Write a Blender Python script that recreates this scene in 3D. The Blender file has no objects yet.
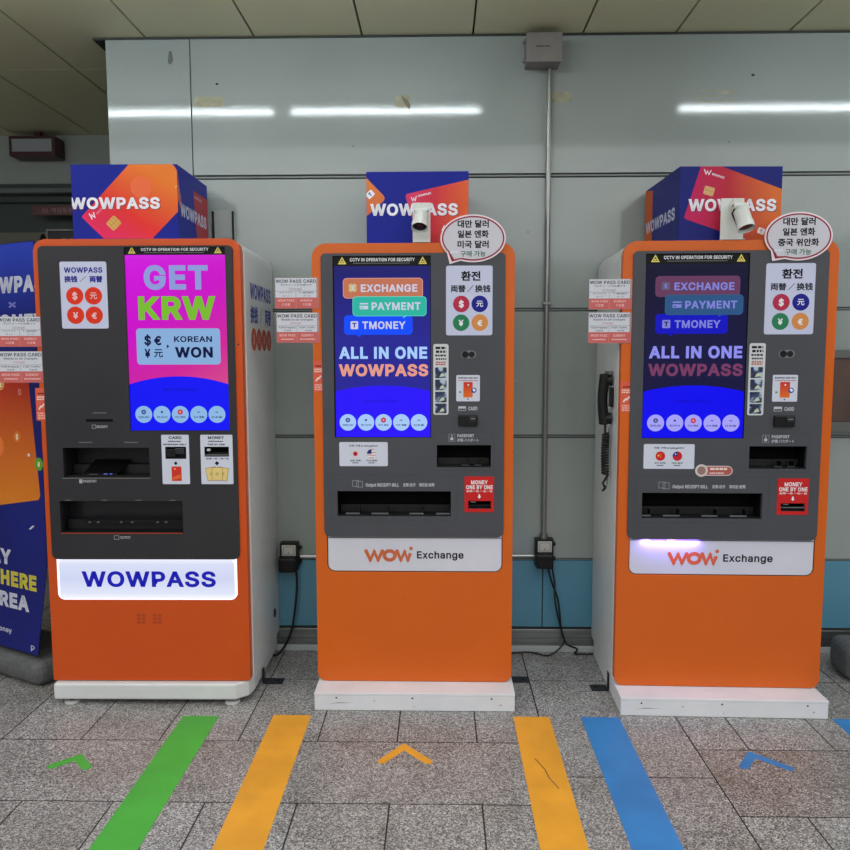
import bpy, bmesh, math, random
from math import sin, cos, pi, radians, tan, atan2
from mathutils import Vector, Matrix
from mathutils.geometry import tessellate_polygon
random.seed(7)

# ------------------------------------------------------------------ camera, world, light, exposure
sc = bpy.context.scene
COL = sc.collection
CAM_H = 1.55
FPX, PITCH, YAW, ROLL = 763.2091, 0.0932, 0.0195, -0.002
_f = Vector((-sin(YAW)*cos(PITCH), cos(YAW)*cos(PITCH), -sin(PITCH)))
_r = Vector((cos(YAW), sin(YAW), 0)); _u = _r.cross(_f)
CR = _r*cos(ROLL)+_u*sin(ROLL); CU = -_r*sin(ROLL)+_u*cos(ROLL); CF = _f
cd = bpy.data.cameras.new('camera'); cam = bpy.data.objects.new('camera', cd); COL.objects.link(cam)
cd.sensor_width = 36; cd.lens = FPX/850*36; cd.clip_start = .05
cam.matrix_world = Matrix(((CR.x, CU.x, -CF.x, 0), (CR.y, CU.y, -CF.y, 0), (CR.z, CU.z, -CF.z, CAM_H), (0, 0, 0, 1)))
sc.camera = cam
sc.view_settings.view_transform = 'Standard'; sc.view_settings.look = 'None'
sc.view_settings.exposure = 0.0; sc.view_settings.gamma = 1.0; sc.view_settings.use_curve_mapping = False
sc.cycles.use_denoising = True
sc.cycles.max_bounces = 8; sc.cycles.sample_clamp_indirect = 6
w = bpy.data.worlds.new('world'); sc.world = w; w.use_nodes = True
w.node_tree.nodes['Background'].inputs[0].default_value = (.8, .9, 1, 1)
w.node_tree.nodes['Background'].inputs[1].default_value = .3
TUBE_POWER = 37.0        # emission of the fluorescent tubes on the ceiling in front of the wall
FILL_POWER = 455.0       # broad overhead fill, added in place of the hall's unseen lighting
def area(name, loc, sx, sy, power, col=(1, 1, 1), rot=(0, 0, 0)):
    l = bpy.data.lights.new(name, 'AREA'); l.shape = 'RECTANGLE'; l.size = sx; l.size_y = sy; l.energy = power; l.color = col
    o = bpy.data.objects.new(name, l); o.location = loc; o.rotation_euler = rot; COL.objects.link(o); return o
area('fill_light', (-.3, -1.4, 3.03), 11.0, 7.0, FILL_POWER, (.96, .975, 1))  # added soft fill, no such panel is known in the hall

# ------------------------------------------------------------------ places: rays of the calibrated camera onto real planes
def ray(px, py): return CR*((px-425)/FPX) - CU*((py-425)/FPX) + CF
def on_y(px, py, Y):
    v = ray(px, py); p = v*(Y/v.y); return Vector((p.x, p.y, p.z+CAM_H))
def on_z(px, py, z=0):
    v = ray(px, py); p = v*((z-CAM_H)/v.z); return Vector((p.x, p.y, z))
def on_plane(px, py, P, N):
    v = ray(px, py); O = Vector((0, 0, CAM_H)); t = (P-O).dot(N)/v.dot(N); return O+v*t
WALL_Y, CEIL_Z = 3.875, 3.095

# ------------------------------------------------------------------ materials
def lin(c):
    c = c/255.0
    return c/12.92 if c <= .04045 else ((c+.055)/1.055)**2.4
def rgb(t): return (lin(t[0]), lin(t[1]), lin(t[2]), 1)
_M = {}
def mat(name, col=(128, 128, 128), rough=.5, metal=0, emit=None, es=1.0, coat=0, bump=None, spec=.5, alpha=1):
    if name in _M: return _M[name]
    m = bpy.data.materials.new(name); m.use_nodes = True; b = m.node_tree.nodes['Principled BSDF']
    b.inputs['Base Color'].default_value = rgb(col); b.inputs['Roughness'].default_value = rough; b.inputs['Metallic'].default_value = metal
    b.inputs['Specular IOR Level'].default_value = spec; b.inputs['Coat Weight'].default_value = coat; b.inputs['Coat Roughness'].default_value = .08
    if alpha < 1: b.inputs['Alpha'].default_value = alpha
    if emit: b.inputs['Emission Color'].default_value = rgb(emit); b.inputs['Emission Strength'].default_value = es
    if bump:
        nt = m.node_tree; tc = nt.nodes.new('ShaderNodeTexCoord'); n = nt.nodes.new('ShaderNodeTexNoise'); n.inputs['Scale'].default_value = bump[0]
        bp = nt.nodes.new('ShaderNodeBump'); bp.inputs['Strength'].default_value = bump[1]; bp.inputs['Distance'].default_value = .01
        nt.links.new(tc.outputs['Object'], n.inputs['Vector']); nt.links.new(n.outputs['Fac'], bp.inputs['Height']); nt.links.new(bp.outputs[0], b.inputs['Normal'])
    _M[name] = m; return m
def mottled(name, c1, c2, scale, rough=.5, metal=0, lo=.35, hi=.65, c3=None, detail=3, bump=0, spec=.5, island=0):
    """two colours mixed by a noise: dirt, speckle, brushed grain"""
    if name in _M: return _M[name]
    m = mat(name, c1, rough, metal, spec=spec); nt = m.node_tree; b = nt.nodes['Principled BSDF']
    tc = nt.nodes.new('ShaderNodeTexCoord'); n = nt.nodes.new('ShaderNodeTexNoise'); n.inputs['Detail'].default_value = detail
    mp = nt.nodes.new('ShaderNodeMapping'); nt.links.new(tc.outputs['Object'], mp.inputs['Vector']); nt.links.new(mp.outputs[0], n.inputs['Vector'])
    if isinstance(scale, tuple): mp.inputs['Scale'].default_value = scale; n.inputs['Scale'].default_value = 1
    else: n.inputs['Scale'].default_value = scale
    r = nt.nodes.new('ShaderNodeValToRGB'); r.color_ramp.elements[0].position = lo; r.color_ramp.elements[0].color = rgb(c1)
    r.color_ramp.elements[1].position = hi; r.color_ramp.elements[1].color = rgb(c2)
    if c3: e = r.color_ramp.elements.new((lo+hi)/2); e.color = rgb(c3)
    nt.links.new(n.outputs['Fac'], r.inputs[0]); out = r.outputs[0]
    if island:
        g = nt.nodes.new('ShaderNodeNewGeometry'); hsv = nt.nodes.new('ShaderNodeMix'); hsv.data_type = 'RGBA'; hsv.blend_type = 'MULTIPLY'
        rr = nt.nodes.new('ShaderNodeValToRGB'); rr.color_ramp.elements[0].color = (1-island, 1-island*1.15, 1-island*1.3, 1); rr.color_ramp.elements[1].color = (1, 1, 1, 1)
        nt.links.new(g.outputs['Random Per Island'], rr.inputs[0]); hsv.inputs[0].default_value = 1
        nt.links.new(out, hsv.inputs[6]); nt.links.new(rr.outputs[0], hsv.inputs[7]); out = hsv.outputs[2]
    nt.links.new(out, b.inputs['Base Color'])
    if bump:
        bp = nt.nodes.new('ShaderNodeBump'); bp.inputs['Strength'].default_value = bump; bp.inputs['Distance'].default_value = .002
        nt.links.new(n.outputs['Fac'], bp.inputs['Height']); nt.links.new(bp.outputs[0], b.inputs['Normal'])
    return m
def grad(name, O, D, stops, emit=False, rough=.5, coat=0):
    """printed or displayed colour ramp laid along the object's own axes"""
    if name in _M: return _M[name]
    m = mat(name, (0, 0, 0), rough, coat=coat, spec=.5 if emit else .2); nt = m.node_tree; b = nt.nodes['Principled BSDF']
    tc = nt.nodes.new('ShaderNodeTexCoord'); s = nt.nodes.new('ShaderNodeVectorMath'); s.operation = 'SUBTRACT'; s.inputs[1].default_value = O
    d = nt.nodes.new('ShaderNodeVectorMath'); d.operation = 'DOT_PRODUCT'; D = Vector(D); d.inputs[1].default_value = D/D.length_squared
    nt.links.new(tc.outputs['Object'], s.inputs[0]); nt.links.new(s.outputs[0], d.inputs[0])
    r = nt.nodes.new('ShaderNodeValToRGB'); els = r.color_ramp.elements
    for i, (p, c) in enumerate(stops):
        e = els[i] if i < 2 else els.new(p)
        e.position = p; e.color = rgb(c)
    nt.links.new(d.outputs['Value'], r.inputs[0])
    if emit:
        nt.links.new(r.outputs[0], b.inputs['Emission Color']); b.inputs['Emission Strength'].default_value = 1
        b.inputs['Roughness'].default_value = .1; b.inputs['Specular IOR Level'].default_value = .3
    else: nt.links.new(r.outputs[0], b.inputs['Base Color'])
    return m
def granite(name, ramp, scale=230, island=.15, rough=.36):
    """crystals: one random tone per small cell, a little cloudiness, a slight difference from tile to tile"""
    m = mat(name, ramp[0][1], rough); nt = m.node_tree; b = nt.nodes['Principled BSDF']; L = nt.links.new
    tc = nt.nodes.new('ShaderNodeTexCoord'); v = nt.nodes.new('ShaderNodeTexVoronoi'); v.inputs['Scale'].default_value = scale; L(tc.outputs['Object'], v.inputs['Vector'])
    sp = nt.nodes.new('ShaderNodeSeparateColor'); L(v.outputs['Color'], sp.inputs[0])
    r = nt.nodes.new('ShaderNodeValToRGB'); r.color_ramp.interpolation = 'LINEAR'; els = r.color_ramp.elements
    for i, (p, c) in enumerate(ramp):
        e = els[i] if i < 2 else els.new(p)
        e.position = p; e.color = rgb(c)
    L(sp.outputs[0], r.inputs[0])
    n = nt.nodes.new('ShaderNodeTexNoise'); n.inputs['Scale'].default_value = 5; n.inputs['Detail'].default_value = 4; L(tc.outputs['Object'], n.inputs['Vector'])
    r2 = nt.nodes.new('ShaderNodeValToRGB'); r2.color_ramp.elements[0].position = .3; r2.color_ramp.elements[0].color = (.78, .76, .74, 1); r2.color_ramp.elements[1].position = .6; r2.color_ramp.elements[1].color = (1, 1, 1, 1); L(n.outputs['Fac'], r2.inputs[0])
    g = nt.nodes.new('ShaderNodeNewGeometry'); r3 = nt.nodes.new('ShaderNodeValToRGB'); r3.color_ramp.elements[0].color = (1-island, 1-island*1.1, 1-island*1.2, 1); r3.color_ramp.elements[1].color = (1, 1, 1, 1); L(g.outputs['Random Per Island'], r3.inputs[0])
    out = r.outputs[0]
    for q in (r2, r3):
        x = nt.nodes.new('ShaderNodeMix'); x.data_type = 'RGBA'; x.blend_type = 'MULTIPLY'; x.inputs[0].default_value = 1; L(out, x.inputs[6]); L(q.outputs[0], x.inputs[7]); out = x.outputs[2]
    L(out, b.inputs['Base Color']); return m
def screen(c, k=1.0):
    return mat('screen_%d_%d_%d_%d' % (*c, int(k*100)), (2, 2, 3), .1, emit=c, es=k, spec=.3)
def ink(c): return mat('ink_%d_%d_%d' % c, c, .55, spec=.2)

# ------------------------------------------------------------------ mesh builder
class MB:
    def __init__(s): s.v = []; s.f = []; s.m = []; s.sm = []; s.mats = []
    def mi(s, m):
        if m not in s.mats: s.mats.append(m)
        return s.mats.index(m)
    def face(s, pts, m, smooth=False):
        b = len(s.v); s.v += [tuple(p) for p in pts]; s.f.append(tuple(range(b, b+len(pts)))); s.m.append(s.mi(m)); s.sm.append(smooth)
    def box(s, x0, x1, y0, y1, z0, z1, m):
        P = [(x, y, z) for z in (z0, z1) for y in (y0, y1) for x in (x0, x1)]
        for q in ((0, 2, 3, 1), (4, 5, 7, 6), (0, 1, 5, 4), (2, 6, 7, 3), (0, 4, 6, 2), (1, 3, 7, 5)): s.face([P[i] for i in q], m)
    def slab(s, outline, holes, y0, y1, m, back=True):
        """outline and holes as (x, z) loops, front face at y0 towards -y, back at y1"""
        loops = [[Vector((a, b, 0)) for a, b in outline]]+[[Vector((a, b, 0)) for a, b in h] for h in holes]
        flat = [p for L in loops for p in L]
        for t in tessellate_polygon(loops):
            p = [flat[i] for i in t]
            n = (p[1]-p[0]).cross(p[2]-p[0]).z
            if abs(n) < 1e-12: continue
            if n < 0: p = p[::-1]
            s.face([(q.x, y0, q.y) for q in p], m)
            if back: s.face([(q.x, y1, q.y) for q in p[::-1]], m)
        for k, L in enumerate(loops):
            ar = sum(L[i-1].x*L[i].y-L[i].x*L[i-1].y for i in range(len(L)))
            if (ar < 0) != (k > 0): L = L[::-1]
            for i in range(len(L)):
                a, b = L[i-1], L[i]
                s.face([(b.x, y0, b.y), (a.x, y0, a.y), (a.x, y1, a.y), (b.x, y1, b.y)], m)
    def tray(s, x0, x1, z0, z1, y0, y1, m):
        s.face([(x0, y1, z0), (x1, y1, z0), (x1, y1, z1), (x0, y1, z1)], m)
        s.face([(x0, y0, z0), (x1, y0, z0), (x1, y1, z0), (x0, y1, z0)], m); s.face([(x0, y1, z1), (x1, y1, z1), (x1, y0, z1), (x0, y0, z1)], m)
        s.face([(x0, y0, z0), (x0, y1, z0), (x0, y1, z1), (x0, y0, z1)], m); s.face([(x1, y0, z0), (x1, y0, z1), (x1, y1, z1), (x1, y1, z0)], m)
    def cyl(s, p0, p1, r0, r1, m, n=20, cap0=True, cap1=True):
        p0 = Vector(p0); p1 = Vector(p1); d = (p1-p0).normalized(); a = d.orthogonal().normalized(); b = d.cross(a)
        A = [p0+(a*cos(2*pi*i/n)+b*sin(2*pi*i/n))*r0 for i in range(n)]; B = [p1+(a*cos(2*pi*i/n)+b*sin(2*pi*i/n))*r1 for i in range(n)]
        for i in range(n):
            j = (i+1) % n; s.face([A[i], A[j], B[j], B[i]], m, True)
        if cap0: s.face(A[::-1], m)
        if cap1: s.face(B, m)
    def tube(s, pts, r, m, n=8):
        pts = [Vector(p) for p in pts]; R = []; prev = None
        for i, p in enumerate(pts):
            t = (pts[min(i+1, len(pts)-1)]-pts[max(i-1, 0)]).normalized()
            a = t.orthogonal() if prev is None else prev-t*prev.dot(t)
            a.normalize(); prev = a; b = t.cross(a); rr = r[i] if isinstance(r, (list, tuple)) else r
            R.append([p+(a*cos(2*pi*k/n)+b*sin(2*pi*k/n))*rr for k in range(n)])
        for A, B in zip(R, R[1:]):
            for k in range(n):
                j = (k+1) % n; s.face([A[k], A[j], B[j], B[k]], m, True)
        s.face(R[0][::-1], m); s.face(R[-1], m)
    def build(s, name, parent=None, label=None, bevel=0, seg=2, weld=False, loc=None, rot=None):
        me = bpy.data.meshes.new(name); me.from_pydata(s.v, [], s.f)
        for m in s.mats: me.materials.append(m)
        me.polygons.foreach_set('material_index', s.m); me.polygons.foreach_set('use_smooth', s.sm)
        if bevel or weld:
            bm = bmesh.new(); bm.from_mesh(me); bmesh.ops.remove_doubles(bm, verts=bm.verts, dist=1e-5)
            bm.to_mesh(me); bm.free()
        me.update()
        o = bpy.data.objects.new(name, me); COL.objects.link(o)
        if parent: o.parent = parent
        if loc: o.location = loc
        if rot: o.rotation_euler = rot
        if label: o['label'] = label
        if bevel:
            b = o.modifiers.new('bevel', 'BEVEL'); b.width = bevel; b.segments = seg; b.limit_method = 'ANGLE'; b.angle_limit = radians(50)
        return o
def thing(name, label, cat, loc=(0, 0, 0), rz=0, group=None):
    o = bpy.data.objects.new(name, None); COL.objects.link(o); o.location = loc; o.rotation_euler = (0, 0, rz); o.empty_display_size = .05
    o['label'] = label; o['category'] = cat
    if group: o['group'] = group
    return o
def tag(o, label, cat, group=None):
    o['label'] = label; o['category'] = cat
    if group: o['group'] = group
    return o
def struct(o): o['kind'] = 'structure'; return o
def rrect(x0, x1, z0, z1, r, n=5, rt=None):
    """rounded rectangle; rt = radius of the top corners when different"""
    rt = r if rt is None else rt; P = []
    for cx, cz, a0, q in ((x1-r, z0+r, -90, r), (x1-rt, z1-rt, 0, rt), (x0+rt, z1-rt, 90, rt), (x0+r, z0+r, 180, r)):
        if q <= 0: P.append((cx, cz)); continue
        for i in range(n+1):
            a = radians(a0+90*i/n); P.append((cx+q*cos(a), cz+q*sin(a)))
    return P

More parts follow.
